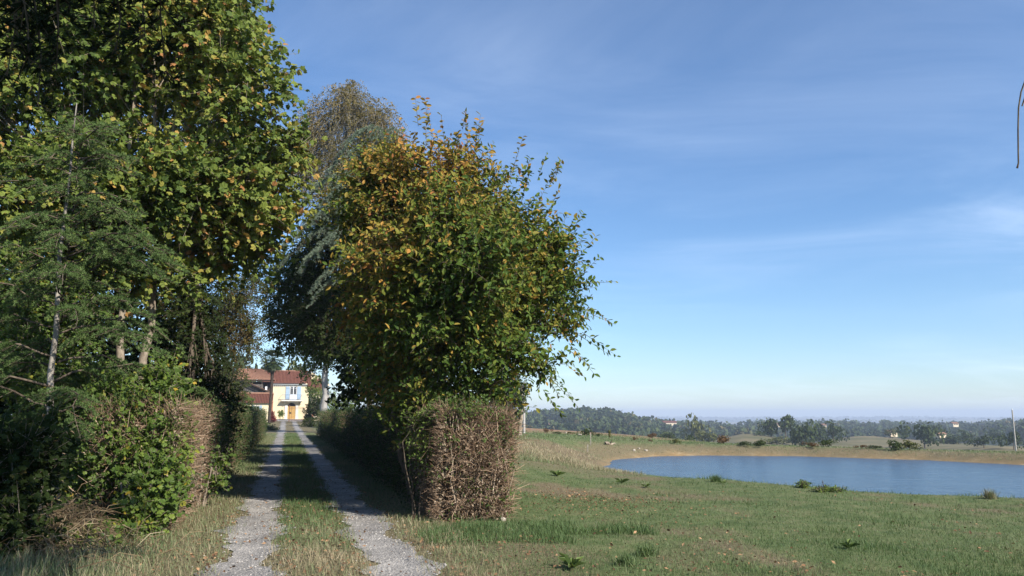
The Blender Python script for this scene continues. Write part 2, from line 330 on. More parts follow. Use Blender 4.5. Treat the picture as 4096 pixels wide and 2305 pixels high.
TZ = np.array([
 [0, 0, 0.1, 0.15, 0.2, 0.3, 0.45, 0.95, 1.2, 1.2, 1, 0, -4, -8, -10, -20, -40, -30, -15, -12],
 [0, 0, 0, 0.05, 0.08, 0.1, 0.3, 1.2, 1.4, 1.4, 1, 0, -4, -8, -10, -20, -40, -30, -15, -12],
 [0, 0, 0, 0.05, 0.1, 0.15, 0.3, 0.9, 1.2, 1.2, 0.5, -1, -6, -10, -12, -20, -40, -30, -15, -12],
 [0, 0, 0, 0.15, 0.25, 0.2, 0.1, 0, -0.4, -2, -5, -9, -12, -9, -12, -20, -40, -30, -15, -12],
 [0, 0, 0, 0.2, 0.5, 0.2, -0.1, -0.5, -1.6, -6, -12, -16, -10, -1.5, -10, -22, -40, -28, -14, -12],
 [0, 0, -0.1, -0.26, 0.05, 0, -0.5, -1.4, -3.2, -8, -13, -17, -9, 3, -14, -22, -40, -26, -12, -12],
 [0, 0, -0.12, -0.28, -0.3, -0.25, -1, -2.2, -4.5, -8.5, -13, -17, -17, -13, -14, -22, -40, -26, -12, -12],
 [0, 0, -0.1, -0.15, -0.3, -0.38, -1.8, -5, -8.5, -6.5, -3.6, -8, -19.5, -19, -12.5, -20, -40, -28, -10, -12],
 [0, 0, -0.1, -0.15, -0.35, -0.4, -2.6, -6.5, -9.5, -9, -8, -11, -19.5, -19, -13.5, -22, -40, -28, -8, -12],
 [0, 0, -0.12, -0.15, -0.38, -0.45, -3, -7, -9.5, -9.5, -8.2, -5.8, -15.5, -18, -12.5, -20, -40, -28, -10, -12],
 [0, 0, -0.12, -0.15, -0.4, -0.52, -3.2, -7.2, -9.5, -9, -8.2, -8.5, -17.5, -18, -12.5, -20, -40, -26, -8, -12],
 [0, 0, -0.12, -0.15, -0.4, -0.52, -3.6, -7.4, -8.6, -5.9, -8.5, -10.5, -17.5, -16, -10.5, -20, -40, -26, -9, -12],
 [0, 0, -0.12, -0.15, -0.4, -0.52, -4, -7.5, -8.8, -7.6, -9, -10.5, -15.5, -12, -7.5, -20, -40, -26, -12, -12],
 [0, 0, 0, 0, -0.4, -0.52, -4, -7.5, -9.5, -9, -9, -10.5, -15.5, -12, -7.5, -20, -40, -26, -12, -12]], float)
LA = np.arctan2(TC-512, F*ct); LR = np.log(TRr)
_ua = np.linspace(-0.95, 0.95, 240); _ur = np.linspace(0, math.log(7000), 300)
_tab = np.array([np.interp(_ur, LR, row) for row in TZ])
_tab = np.stack([np.interp(_ua, LA, _tab[:, j]) for j in range(len(_ur))], 1)
def _blur(a, k, ax):
    w = np.hanning(2*k+3)[1:-1]; w /= w.sum(); pad = [(0, 0), (0, 0)]; pad[ax] = (k, k); b = np.pad(a, pad, mode='edge')
    return sum(w[i]*np.take(b, range(i, i+a.shape[ax]), ax) for i in range(2*k+1))
_tab = _blur(_blur(_tab, 3, 0), 4, 1)
def base_h(x, y):
    r = np.maximum(np.hypot(x, y), 1.0); a = np.clip(np.arctan2(x, np.maximum(y, 0.3*np.abs(x)+1e-3)), _ua[0], _ua[-1])
    fi = (a-_ua[0])/(_ua[1]-_ua[0]); fj = np.clip(np.log(r), 0, _ur[-1])/(_ur[1]-_ur[0])
    i = np.clip(fi.astype(int), 0, len(_ua)-2); j = np.clip(fj.astype(int), 0, len(_ur)-2); u = fi-i; v = fj-j
    return _tab[i, j]*(1-u)*(1-v)+_tab[i+1, j]*u*(1-v)+_tab[i, j+1]*(1-u)*v+_tab[i+1, j+1]*u*v
def H(x, y, full=False):
    x = np.asarray(x, float); y = np.asarray(y, float)
    z = base_h(x, y); s, w = track_sw(x, y); r = np.hypot(x, y)
    off = sstep(1.6, 3.5, np.abs(w)) if True else 0
    p = np.stack([x, y, 0*x], -1)
    z = z+off*(0.035*noise3(p, 2.6)+0.02*noise3(p+7, 0.9))*np.exp(-r/60)
    z = z+(1-sstep(11, 19, r))*(-.045*np.exp(-((np.abs(w)-0.78)/.27)**2)+.03*np.exp(-(w/.3)**2)+.012*noise3(p+2, .5)*(np.abs(w) < 2))
    z = z+np.clip((r-300)/600, 0, 1)*noise3(p, 160)*1.2+np.clip((r-1500)/2500, 0, 1)*noise3(p, 900)*9
    sd = pond_sd(x, y)+0.25*noise3(p, 3.0)+0.12*noise3(p+3, 0.9)
    sl = 0.30+0.15*sstep(20, 30, x+30-y)                            # bank slope, steeper on the near side
    hp = ZW+np.where(sd > 0, sd*sl, sd*0.35)
    hp = np.maximum(hp, ZW-0.8)
    k = 0.25; t = np.clip(0.5+0.5*(z-hp)/k, 0, 1)
    zz_ = np.where(r < 120, z*(1-t)+hp*t-k*t*(1-t), z)
    return (zz_, sd) if full else zz_
def hz(x, y): return float(H(np.array([x]), np.array([y]))[0])
def hit(px, py, near=6.0, far=3000.0):
    """ground point seen at a design pixel, by marching"""
    q = P(px, py, 1.0)-np.array([0, 0, EYE]); t = np.exp(np.linspace(math.log(near), math.log(far), 1500))
    X = q[0]*t; Y = q[1]*t; Z = EYE+q[2]*t; below = np.nonzero(Z < H(X, Y))[0]
    i = below[0] if len(below) else len(t)-1
    return np.array([X[i], Y[i], hz(X[i], Y[i])])

ang = np.concatenate([np.arange(-180, -42, 6), np.arange(-42, 40, 0.4), np.arange(40, 180, 6)]); ang = np.radians(ang)
rad = np.concatenate([[0.3, 1.2, 2.4], np.exp(np.arange(math.log(3.6), math.log(7000), 0.0205)), [7000]])
na, nr = len(ang), len(rad)
A_, R_ = np.meshgrid(ang, rad, indexing='ij'); GX = R_*np.sin(A_); GY = R_*np.cos(A_)
GZ, SD = H(GX, GY, True)
ii = np.arange(na)[:, None]; jj = np.arange(nr-1)[None, :]
gf = np.stack([ii*nr+jj, ((ii+1) % na)*nr+jj, ((ii+1) % na)*nr+jj+1, ii*nr+jj+1], -1).reshape(-1, 4)
gb = MB(); gb.add(np.stack([GX, GY, GZ], -1).reshape(-1, 3), gf)
ground = gb.build('ground', M['ground'], smooth=True); tag(ground, kind='structure')
def vattr(o, name, v):
    a = o.data.attributes.new(name, 'FLOAT', 'POINT'); a.data.foreach_set('value', np.clip(v, 0, 1).astype(np.float32).ravel())
Pn = np.stack([GX, GY, 0*GX], -1); n1 = noise3(Pn, 1.1); n2 = noise3(Pn, 5.0)
pxc = 512+F*ct*np.tan(np.clip(A_, -1.2, 1.2)); fwd = np.abs(A_) < 1.2
S_, W_ = track_sw(GX, GY)
near_r = R_ < 110
farbank = sstep(38, 46, GY)                                          # far berm and left bank
mud = np.where(near_r, (1-sstep(0.05, 0.6, SD+0.35*n1))*(0.5+0.5*farbank)*(.55+.45*sstep(-.4, .4, n2)), 0)
mud = np.maximum(mud, np.where(near_r & (GY > 38), 0.45*(1-sstep(.4, 1.3, SD+0.5*n1)), 0)*sstep(-.3, .7, n2+n1*.5))
vattr(ground, 'mud', mud*fwd)
leftbank = (1-sstep(3.5, 6.0, np.hypot((GX-2.6)/0.85, (GY-36)/2.0)+0.8*n2))
berm = np.where(near_r & (GY > 40), 0.8*(1-sstep(1.6, 3.4, SD+0.6*n1)), 0)
verge = (1-sstep(2.0, 3.2, np.abs(W_)+0.5*n1))*0.75*(S_ > 1)
hillside = fwd*sstep(170, 230, R_)*(1-sstep(500, 700, R_))
patch = np.where(R_ < 90, sstep(.15, .75, dryness(GX, GY)), 0.25)
vattr(ground, 'dry', np.maximum.reduce([leftbank*0.9, berm, verge, 0.35*hillside, 0.85*patch]))
soilm = fwd*(R_ > 60)*sstep(74, 82, R_+3*n2)*(1-sstep(225, 250, R_))*sstep(490, 500, pxc)*(1-sstep(690, 730, pxc))
soilm = np.maximum(soilm, fwd*(1-sstep(38, 46, np.hypot((pxc-550)*1.0, (R_-610)*0.4))))
vattr(ground, 'soil', soilm)
stub = np.maximum(fwd*sstep(170, 220, R_)*(1-sstep(440, 520, R_))*sstep(690, 715, pxc), fwd*sstep(1600, 2200, R_)*sstep(-0.1, 0.35, noise3(Pn, 420)))
vattr(ground, 'stubble', stub)
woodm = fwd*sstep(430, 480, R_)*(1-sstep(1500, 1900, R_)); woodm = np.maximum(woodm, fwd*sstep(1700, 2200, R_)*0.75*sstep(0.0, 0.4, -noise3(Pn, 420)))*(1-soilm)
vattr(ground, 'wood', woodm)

wp = MB(); wx = np.concatenate([POND, POND.mean(0)[None]]); wx[:-1] += unit(POND-POND.mean(0))*2.5
npd = len(POND); wp.add(np.c_[wx, np.full(len(wx), ZW)], [(npd, i, (i+1) % npd) for i in range(npd)])
water = wp.build('pond_water', M['water']); tag(water, kind='structure')

# ---- the two gravel wheel ruts of the lane
def rut(w0, name):
    s = np.concatenate([np.arange(-4, 40, 0.14), np.arange(40, 131, 0.6)]); u = np.linspace(-1, 1, 9)
    jl = 0.10*np.sin(s*1.7+w0)+0.06*np.sin(s*4.3+2*w0)+0.05*rng.normal(size=len(s)); jr = 0.10*np.sin(s*1.3+3*w0)+0.06*np.sin(s*3.7)+0.05*rng.normal(size=len(s))
    wl = w0-0.33-jl; wr = w0+0.33+jr; W = wl[:, None]+(wr-wl)[:, None]*(u+1)/2
    x, y = track_xy(s[:, None], W); z = H(x, y)+0.014+0.006*(1-u*u)[None]-0.004*(np.abs(u) > .9)
    k = len(u); i = np.arange(len(s)-1)[:, None]; j = np.arange(k-1)[None]
    f = np.stack([i*k+j, i*k+j+1, (i+1)*k+j+1, (i+1)*k+j], -1).reshape(-1, 4)
    mb = MB(); mb.add(np.stack([x, y, z], -1).reshape(-1, 3), f); return tag(mb.build(name, M['gravel'], smooth=True), kind='structure')
RW = 0.78
rut(-RW, 'gravel_path'); rut(RW, 'gravel_path')
yard = MB(); s = np.linspace(127, 143, 12); w = np.linspace(-7, 9, 12); x, y = track_xy(*np.meshgrid(s, w, indexing='ij')); zy = H(x, y)+0.03
i = np.arange(11)[:, None]; j = np.arange(11)[None]
yard.add(np.stack([x, y, zy], -1).reshape(-1, 3), np.stack([i*12+j, i*12+j+1, i*12+13+j, i*12+12+j], -1).reshape(-1, 4))
tag(yard.build('courtyard_path', M['gravel']), kind='structure')

# ------------------------------------------------------------------ trees
def ellipsoid_pts(n, c, r, p=0.33):
    u = unit(rng.normal(size=(n, 3))); q = rng.uniform(0, 1, n)**p
    return c+u*q[:, None]*r, u, q
def lobe(px, py, d, rx, rz, ry=None):
    c = P(px, py, d); k = d/F/ct
    return (c, np.array([rx*k, (ry*k if ry else 0.8*0.5*(rx+rz)*k), rz*k]))
def limb(a, b, n=6, sag=0.15, jit=0.05):
    t = np.linspace(0, 1, n)[:, None]; L = np.linalg.norm(b-a); p = a+(b-a)*t
    p[:, 2] += sag*L*np.sin(t[:, 0]*math.pi)*0.6
    p[1:-1] += rng.normal(size=(n-2, 3))*jit*L*0.3; return p
def broadleaf(name, label, base, lobes, dens, leaf, lmat, bark, trunk_r, fork_z, size, shoot=(0.35, 0.7), nleaf=12, droop=0.1, up=0.35,
              tintf=None, stems=1, p=0.3, holes=0.0, group=None, cat='tree', extra=None, trunk_to=None, spread=0.5, lean=None):
    base = np.asarray(base, float); t = thing(name, label, cat, tuple(base), 0, group)
    tv, tf = leaf; wood = MB(); crown = MB()
    cs = np.array([l[0] for l in lobes]); rs = np.array([l[1] for l in lobes])
    fork = []
    for k in range(stems):
        a = 2*math.pi*k/stems+0.7; b0 = base+(np.array([math.cos(a), math.sin(a), 0])*trunk_r*1.6 if stems > 1 else 0)
        top = base+np.array([math.cos(a)*spread*(stems > 1), math.sin(a)*spread*(stems > 1), fork_z])
        if lean is not None: top = top+np.asarray(lean)
        p_ = limb(b0-np.array([0, 0, 0.2]), top, 9, 0.0, 0.04); rr = trunk_r*np.linspace(1.0, 0.62, 9); rr[0] *= 1.35
        tubes(wood, p_[None], rr[None], 9); fork.append(top)
    fork = np.array(fork)
    for c, r in lobes:
        f = fork[np.argmin(np.linalg.norm(fork-c, axis=1))]
        lr = trunk_r*0.5*min(1.0, 0.5+r.max()/3)
        p_ = limb(f, c+np.array([0, 0, r[2]*0.2]), 8, 0.06, 0.07); tubes(wood, p_[None], np.linspace(lr, lr*0.25, 8)[None], 6)
        m = int(10+10*r.max()); e, u, q = ellipsoid_pts(m, c, r*0.85, 0.5)
        st = p_[rng.integers(3, 8, m)]; pts = st[:, None, :]+(e-st)[:, None, :]*np.linspace(0, 1, 4)[None, :, None]
        pts[:, 1:3, 2] += rng.normal(size=(m, 2))*0.05
        tubes(wood, pts, np.linspace(lr*0.28, 0.007, 4)[None], 4)
    vol = (rs.prod(1)**(1/3))**2.2; nsh = np.maximum((dens*vol/vol.sum()).astype(int), 5)
    CC, DD, LL = [], [], []
    for (c, r), m in zip(lobes, nsh):
        pos, u, q = ellipsoid_pts(m, c, r, p)
        keep = noise3(pos, 0.9*max(r.mean(), 0.6)) > holes-1.0+0.0*q if holes else np.ones(m, bool)
        inside = np.zeros(m, bool)
        dd = u*1.0+rng.normal(size=(m, 3))*0.45; dd[:, 2] += up
        CC.append(pos[keep]); DD.append(unit(dd)[keep]); LL.append(rng.uniform(*shoot, m)[keep])
    if extra is not None:
        CC.append(extra[0]); DD.append(unit(extra[1])); LL.append(extra[2])
    CC = np.concatenate(CC); DD = np.concatenate(DD); LL = np.concatenate(LL); N = len(CC)
    tt = (np.arange(nleaf)+0.5)/nleaf; tt = tt[None, :]*np.ones((N, 1))+rng.uniform(-.4, .4, (N, nleaf))/nleaf
    start = CC-DD*(LL*0.5)[:, None]
    pos = start[:, None, :]+DD[:, None, :]*(LL[:, None]*tt)[:, :, None]; pos[:, :, 2] -= droop*LL[:, None]*tt**2
    endp = start[:, None, :]+DD[:, None, :]*(LL[:, None]*np.array([[0, 1.]]))[:, :, None]; endp[:, 1, 2] -= droop*LL
    tubes(wood, endp, np.array([0.005, 0.002])[None]*max(1, size/0.1), 3)
    side = unit(np.cross(DD, rng.normal(size=(N, 3))))[:, None, :]*np.where(np.arange(nleaf) % 2, 1, -1)[None, :, None]
    ax = 0.55*DD[:, None, :]+0.8*side+rng.normal(size=(N, nleaf, 3))*0.35; ax[:, :, 2] -= 0.25
    nm = rng.normal(size=(N, nleaf, 3))*0.55+np.array([0.38, -0.42, 0.62])
    sz = size*rng.uniform(0.6, 1.2, (N, nleaf))
    ti = (tintf(pos.reshape(-1, 3)) if tintf else np.full(N*nleaf, 0.4))+np.repeat(rng.normal(size=N)*0.07, nleaf)+rng.normal(size=N*nleaf)*0.10
    scatter(crown, tv, tf, pos.reshape(-1, 3), ax.reshape(-1, 3), nm.reshape(-1, 3), sz.ravel(), np.clip(ti, 0, 1))
    wood.build('trunk', M[bark], t, base, True); crown.build('crown', M[lmat], t, base)
    return t
LOBED = (LOBED_V, LOBED_F); OVAL = (OVAL_V, OVAL_F); SMALL = (SMALL_V, SMALL_F)
def at_ground(x, y): return np.array([x, y, hz(x, y)])

# the tall plane tree, left of the lane
def t_plane(p): return 0.42+0.20*noise3(p, 1.8)+np.where(rng.uniform(size=len(p)) < 0.13, 0.4, 0)+0.10*(noise3(p+9, 3.5) > .4)
broadleaf('plane_tree', 'tall maple-leaved tree with yellowing green crown towering over the left side of the lane', at_ground(-7.5, 15.6),
    [lobe(40,40,15.5,110,110), lobe(160,25,16,110,105), lobe(238,85,15.6,62,70), lobe(268,160,16,48,42), lobe(200,190,15.5,90,60), lobe(120,180,15,100,70),
     lobe(40,200,15.2,90,80), lobe(250,218,16,42,32), lobe(212,252,16.5,52,30), lobe(262,248,16.6,28,22), lobe(285,205,16.4,24,24), lobe(150,272,15.6,62,26), lobe(95,262,15.2,50,30), lobe(-50,90,15.5,70,120), lobe(130,-60,16.5,110,60), lobe(218,0,16,42,60), lobe(296,145,15.8,22,22), lobe(215,-60,16.5,40,50)],
    5200, LOBED, 'plane_leaf', 'pale_bark', 0.10, 4.4, 0.128, (0.5, 1.0), 12, 0.25, 0.1, t_plane, 2, 0.5, lean=(0.1, 0, 0), spread=0.28)
# the broad hedgerow tree over the end of the right hedge
def t_beech(p): return 0.38+0.17*noise3(p, 1.3)+0.045*np.clip(p[:, 2]-3.2, -1, 3.6)-0.035*(p[:, 0]+1.5)+np.where(rng.uniform(size=len(p)) < 0.10, 0.32, 0)+.07*rng.normal(size=len(p))
top_p = np.array([P(px, py+(12 if px > 470 else 8), d-1.0) for px, py, d in [(412,128,15.5),(424,112,16.5),(430,122,16.5),(440,135,16),(455,126,16.5),(462,116,16.5),(466,132,16.5),(478,135,16),(476,122,16),(500,168,16),(522,160,16),(527,146,16),(518,170,16),(548,166,16),(553,160,16),(546,180,16),(560,205,16),(574,225,16),(580,214,16),(584,240,15.8),(590,268,15.8),(590,300,15.6),(588,328,15.5),(580,336,15.5),(553,372,15.4),(548,380,15.4),(540,350,15.5),(565,345,15.5)]])
top_p = np.repeat(top_p, 2, 0)+rng.normal(size=(56, 3))*np.array([.12, .35, .12])
rad_d = unit(top_p-P(450, 300, 15)); rad_d[:, 2] += np.where(top_p[:, 2] > 4.2, 0.9, -0.35); rad_d += rng.normal(size=rad_d.shape)*0.15
broadleaf('hedgerow_tree', 'broad bushy tree turning orange-brown above the end of the right-hand hedge', at_ground(-1.75, 15.2),
    [lobe(425,200,15.6,92,58), lobe(505,243,15,62,48), lobe(500,275,18,52,55), lobe(530,292,17,42,42), lobe(490,245,19,42,46), lobe(505,300,21,42,50), lobe(535,285,14.7,52,42), lobe(558,322,14.5,26,14), lobe(505,350,14.0,42,28), lobe(540,362,14.2,18,14),
     lobe(388,215,16.0,46,62), lobe(388,165,16.2,34,28), lobe(440,275,15.0,98,62,120), lobe(458,335,14.2,58,40,75), lobe(410,320,14.6,50,42,75), lobe(368,300,16.4,32,42), lobe(485,262,13.2,52,46), lobe(440,215,13.7,46,42), lobe(462,170,15.2,36,25), lobe(550,250,15,26,30), lobe(490,388,13.9,32,22), lobe(440,385,14.0,40,24), lobe(395,370,15,40,36), lobe(415,410,14.4,36,24)],
    6200, OVAL, 'beech_leaf', 'bark', 0.075, 2.6, 0.115, (0.45, 0.85), 13, 0.12, 0.4, t_beech, 5, 0.33, 0.0, extra=(top_p, rad_d, rng.uniform(0.35, 0.8, 56)), spread=0.55)
# shaded trees further along the right of the lane
def t_green(p): return 0.42+0.18*noise3(p, 1.5)
broadleaf('arching_tree', 'green tree, leaf colour darkened as shade, arching over the lane behind the orange-brown hedgerow tree', at_ground(-4.3, 30.5),
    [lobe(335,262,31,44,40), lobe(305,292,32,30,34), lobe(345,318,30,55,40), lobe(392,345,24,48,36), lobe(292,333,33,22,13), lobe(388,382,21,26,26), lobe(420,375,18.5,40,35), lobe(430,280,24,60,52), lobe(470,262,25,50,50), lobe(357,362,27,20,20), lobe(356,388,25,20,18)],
    2900, SMALL, 'dark_leaf', 'bark', 0.14, 3.0, 0.16, (0.5, 0.9), 12, 0.15, 0.2, t_green, 2, 0.3)  # dark leaves here carry the shade of the lower crown in their colour
broadleaf('russet_tree', 'yellow-brown crown showing between the weeping cedar and the hedgerow tree', at_ground(-4.6, 32.5),
    [lobe(345,208,32,38,36), lobe(376,186,31,42,36), lobe(330,235,32,30,28)],
    900, SMALL, 'beech_leaf', 'bark', 0.14, 4.0, 0.15, (0.5, 0.9), 12, 0.15, 0.2, lambda p: 0.5+0.18*noise3(p, 1.5), 1, 0.35)
broadleaf('leaning_tree', 'green tree with yellow tinged leaves reaching over the lane under the drooping cedar', at_ground(-6.2, 35.5),
    [lobe(280,298,35,20,26), lobe(272,318,35,12,14), lobe(284,262,35,18,22), lobe(300,325,35,24,16), lobe(296,352,35,18,10), lobe(325,345,33,28,20), lobe(310,270,34,22,24), lobe(385,300,35,34,44), lobe(415,330,36,34,44)],
    1700, SMALL, 'bush_leaf', 'bark', 0.15, 5, 0.15, (0.5, 1.0), 12, 0.25, 0.1, lambda p: 0.15+0.2*noise3(p, 1.4), 1, 0.3)
broadleaf('grey_trunk_tree', 'tree with a stout pale grey trunk beside the lane near the yellow house', at_ground(-16.2, 69.0),
    [lobe(335,330,69,40,18), lobe(322,350,69,24,12), lobe(350,350,68,30,20), lobe(310,372,69,12,12), lobe(345,300,70,35,25)],
    800, SMALL, 'dark_leaf', 'grey_bark', 0.36, 6.5, 0.24, (0.7, 1.3), 11, 0.2, 0.1, t_green, 1, 0.3, lean=(0.25, 0, 0))
broadleaf('birch_tree', 'tall brownish weeping birch rising behind the hedgerow tree', at_ground(-5.4, 36.5),
    [lobe(345,118,36,40,42), lobe(312,135,36,26,36), lobe(378,125,36,28,34), lobe(338,170,36,45,40), lobe(378,170,36,30,40), lobe(300,165,36,18,25), lobe(396,145,36,12,18), lobe(350,95,36,22,20)],
    2900, SMALL, 'birch_leaf', 'white_bark', 0.17, 9.0, 0.105, (0.7, 1.5), 15, 0.75, -0.35, lambda p: 0.45+0.22*noise3(p, 2.0), 1, 0.45, 0.0, lean=(0.2, 0, 0))
broadleaf('thin_plum_tree', 'thin small-leaved purplish tree in the shade beside the left hedge', at_ground(-8.9, 24.0),
    [lobe(238,300,24,26,32), lobe(248,335,24,16,30), lobe(222,325,24,22,38), lobe(255,280,25,14,14)],
    1150, SMALL, 'dark_leaf', 'bark', 0.04, 2.0, 0.07, (0.5, 0.9), 13, 0.3, 0.0, lambda p: 0.75+0.2*noise3(p, 1), 3, 0.5, 0.2, spread=0.35)
broadleaf('ivy_clad_tree', 'dark ivy-covered trunk standing behind the left hedge under the tall tree', at_ground(-8.4, 21.0),
    [lobe(196,300,21,22,40), lobe(202,360,21,26,40), lobe(214,410,20.5,24,36), lobe(190,420,20,26,40), lobe(180,330,22,30,50)],
    1500, SMALL, 'dark_leaf', 'bark', 0.16, 5.0, 0.10, (0.3, 0.6), 14, 0.3, -0.2, lambda p: 0.3+0.2*noise3(p, 0.8), 1, 0.3)
broadleaf('hedgerow_oak', 'grey-green leafy tree with a bare pale stem just right of the hedge end', at_ground(0.25, 52.0),
    [lobe(497,385,52,22,26), lobe(512,400,52,14,20), lobe(523,388,51,8,8), lobe(490,350,52,18,20), lobe(505,415,52,14,12), lobe(520,397,51,5,5)],
    620, OVAL, 'far_leaf', 'pale_bark', 0.16, 3.2, 0.2, (0.5, 0.9), 12, 0.1, 0.2, lambda p: 0.55+0.2*noise3(p, 1.5), 2, 0.35)

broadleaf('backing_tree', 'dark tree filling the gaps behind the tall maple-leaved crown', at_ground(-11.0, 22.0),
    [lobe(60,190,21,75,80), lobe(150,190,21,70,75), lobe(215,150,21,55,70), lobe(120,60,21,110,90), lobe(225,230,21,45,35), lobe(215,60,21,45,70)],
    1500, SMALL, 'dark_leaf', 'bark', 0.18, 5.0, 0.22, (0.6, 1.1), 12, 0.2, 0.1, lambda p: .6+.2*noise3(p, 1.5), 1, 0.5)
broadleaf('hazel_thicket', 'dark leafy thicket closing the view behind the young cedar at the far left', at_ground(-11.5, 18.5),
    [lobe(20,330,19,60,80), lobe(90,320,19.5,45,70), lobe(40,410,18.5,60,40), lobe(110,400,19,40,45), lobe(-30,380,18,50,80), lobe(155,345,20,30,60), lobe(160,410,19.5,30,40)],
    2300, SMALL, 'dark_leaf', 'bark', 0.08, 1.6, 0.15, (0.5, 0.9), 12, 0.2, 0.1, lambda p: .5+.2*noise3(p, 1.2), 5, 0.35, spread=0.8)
# undergrowth on the left bank: separate shrubs
def t_bush(p): return 0.42+0.16*noise3(p, 0.7)+np.where(rng.uniform(size=len(p)) < 0.04, 0.45, 0)
SH = 'undergrowth shrubs on the left bank'
def shrub(label, x, y, lobes, dens, size=0.068, lm='bush_leaf', leaf=LOBED, tf_=t_bush, p=0.4, nleaf=10, stems=5, bark='pale_bark', name='leafy_shrub', shoot=(0.3, 0.6), group=SH, sr=0.022, fz=0.7):
    return broadleaf(name, label, at_ground(x, y), lobes, dens, leaf, lm, bark, sr, fz, size, shoot, nleaf, 0.12, 0.3, tf_, stems, p, 0.0, group, 'shrub', spread=0.25)
shrub('bright green maple shrub in front of the left hedge end, largest of the bank shrubs', -5.9, 12.4, [lobe(142,425,12.0,42,34), lobe(160,396,12.2,26,26), lobe(122,455,11.7,38,30), lobe(158,455,11.8,24,32), lobe(108,408,12.3,30,28), lobe(150,488,11.6,28,20)], 1650)
shrub('shrub with yellow-flecked leaves round the pale leaning trunk on the left bank', -7.4, 13.6, [lobe(98,392,13.4,26,30), lobe(75,410,13.2,30,34), lobe(165,372,13.6,16,16), lobe(115,425,13,22,22), lobe(88,458,12.4,28,28), lobe(100,480,11.8,26,18)], 950)
shrub('tall leafy shrub climbing under the big tree crown on the far left', -8.6, 14.5, [lobe(35,350,14.5,45,55), lobe(25,290,14.5,40,50), lobe(75,320,14.6,30,45), lobe(60,395,14.4,35,35)], 1100, fz=1.6)
shrub('low shaded green shrub at the edge of the dry verge below the maple shrub', -5.1, 11.2, [lobe(150,500,11.2,26,22), lobe(135,525,10.9,22,16), lobe(160,478,11.4,20,20)], 420, 0.075)
shrub('dark shaded shrub in the bottom left corner under the cedar', -5.9, 9.4, [lobe(20,455,9.4,48,50), lobe(10,520,9.2,40,35), lobe(-30,480,9.4,40,60)], 480, 0.08, 'dark_leaf')
shrub('small juniper-like green shrub against the brown face of the left hedge', -5.5, 13.2, [lobe(180,455,13.2,12,22), lobe(183,480,13.0,12,14), lobe(178,425,13.3,12,14)], 320, 0.05, 'hedge_leaf', SMALL)
shrub('slender green shoots leaning out of the left hedge over the verge', -5.55, 14.6, [lobe(217,478,14.6,6,10), lobe(223,460,14.8,5,8)], 36, 0.07, nleaf=8)

# ------------------------------------------------------------------ conifers
def conifer(name, label, base, height, tr, branches, needle, bark, nmat, group=None, top_lean=(0, 0, 0), dens=1.0, ndens=4.2):
    """branches: (start point, end point, half width, droop)"""
    base = np.asarray(base, float); t = thing(name, label, 'tree', tuple(base), 0, group); wood = MB(); fo = MB(); bw_ = MB()
    tp = limb(base-np.array([0, 0, .2]), base+np.array([*top_lean[:2], height]), 12, 0, 0.012); tubes(wood, tp[None], (tr*np.linspace(1, .12, 12))[None], 8)
    needle0 = needle
    for a, e, hw, dr, *nn in branches:
        needle = nn[0] if nn else needle0
        a = np.asarray(a, float); e = np.asarray(e, float); L = np.linalg.norm(e-a); u = np.linspace(0, 1, 9)[:, None]
        p = a+(e-a)*u; p[:, 2] += L*0.10*np.sin(u[:, 0]*math.pi)-dr*L*u[:, 0]**3; p[1:] += rng.normal(size=(8, 3))*0.015*L
        tubes(bw_, p[None], np.linspace(0.007+0.006*L, 0.003, 9)[None], 5)
        d = unit(p[-1]-p[0]); sd_ = unit(np.cross(d, [0, 0, 1])); nb = max(int(L*17*dens*(min(1, .06/needle) if needle > .1 else 1)), 6)
        uu = rng.uniform(0.15, 1, nb); q0 = np.stack([np.interp(uu, u[:, 0], p[:, k]) for k in range(3)], -1)
        sg = np.where(rng.uniform(size=nb) < .5, -1, 1)
        bl = hw*L*(1.05-uu*0.75)*rng.uniform(.55, 1.1, nb)
        bd = unit(sd_[None]*sg[:, None]*0.85+d[None]*0.65+rng.normal(size=(nb, 3))*0.18)
        k = 10; v = np.linspace(0, 1, k)
        q = q0[:, None]+bd[:, None]*(bl[:, None]*v[None])[:, :, None]; q[:, :, 2] -= (dr*0.9+0.12)*bl[:, None]*v[None]**2
        tubes(bw_, q[:, [0, 9]], np.array([.005, .002])[None], 3)
        nt_ = np.maximum((bl/needle*ndens).astype(int), 3)
        idx = np.repeat(np.arange(nb), nt_); vv = rng.uniform(0.05, 1.02, len(idx)); f = np.clip(vv, 0, 1)*(k-1); i0 = np.minimum(f.astype(int), k-2); fr = (f-i0)[:, None]
        pos = q[idx, i0]*(1-fr)+q[idx, i0+1]*fr
        ax = bd[idx]*0.7+rng.normal(size=(len(idx), 3))*0.55; ax[:, 2] += 0.25-dr*0.6
        nm = np.array([0, 0, 1.0])+rng.normal(size=(len(idx), 3))*0.4
        scatter(fo, NEEDLE_V, NEEDLE_F, pos, ax, nm, needle*rng.uniform(.7, 1.25, len(idx)), np.clip(0.45+0.3*(vv-.5)+rng.normal(size=len(idx))*.17, 0, 1))
    wood.build('trunk', M[bark], t, base, True); bw_.build('branches', M['bark'], t, base, True); fo.build('needles', M[nmat], t, base); return t
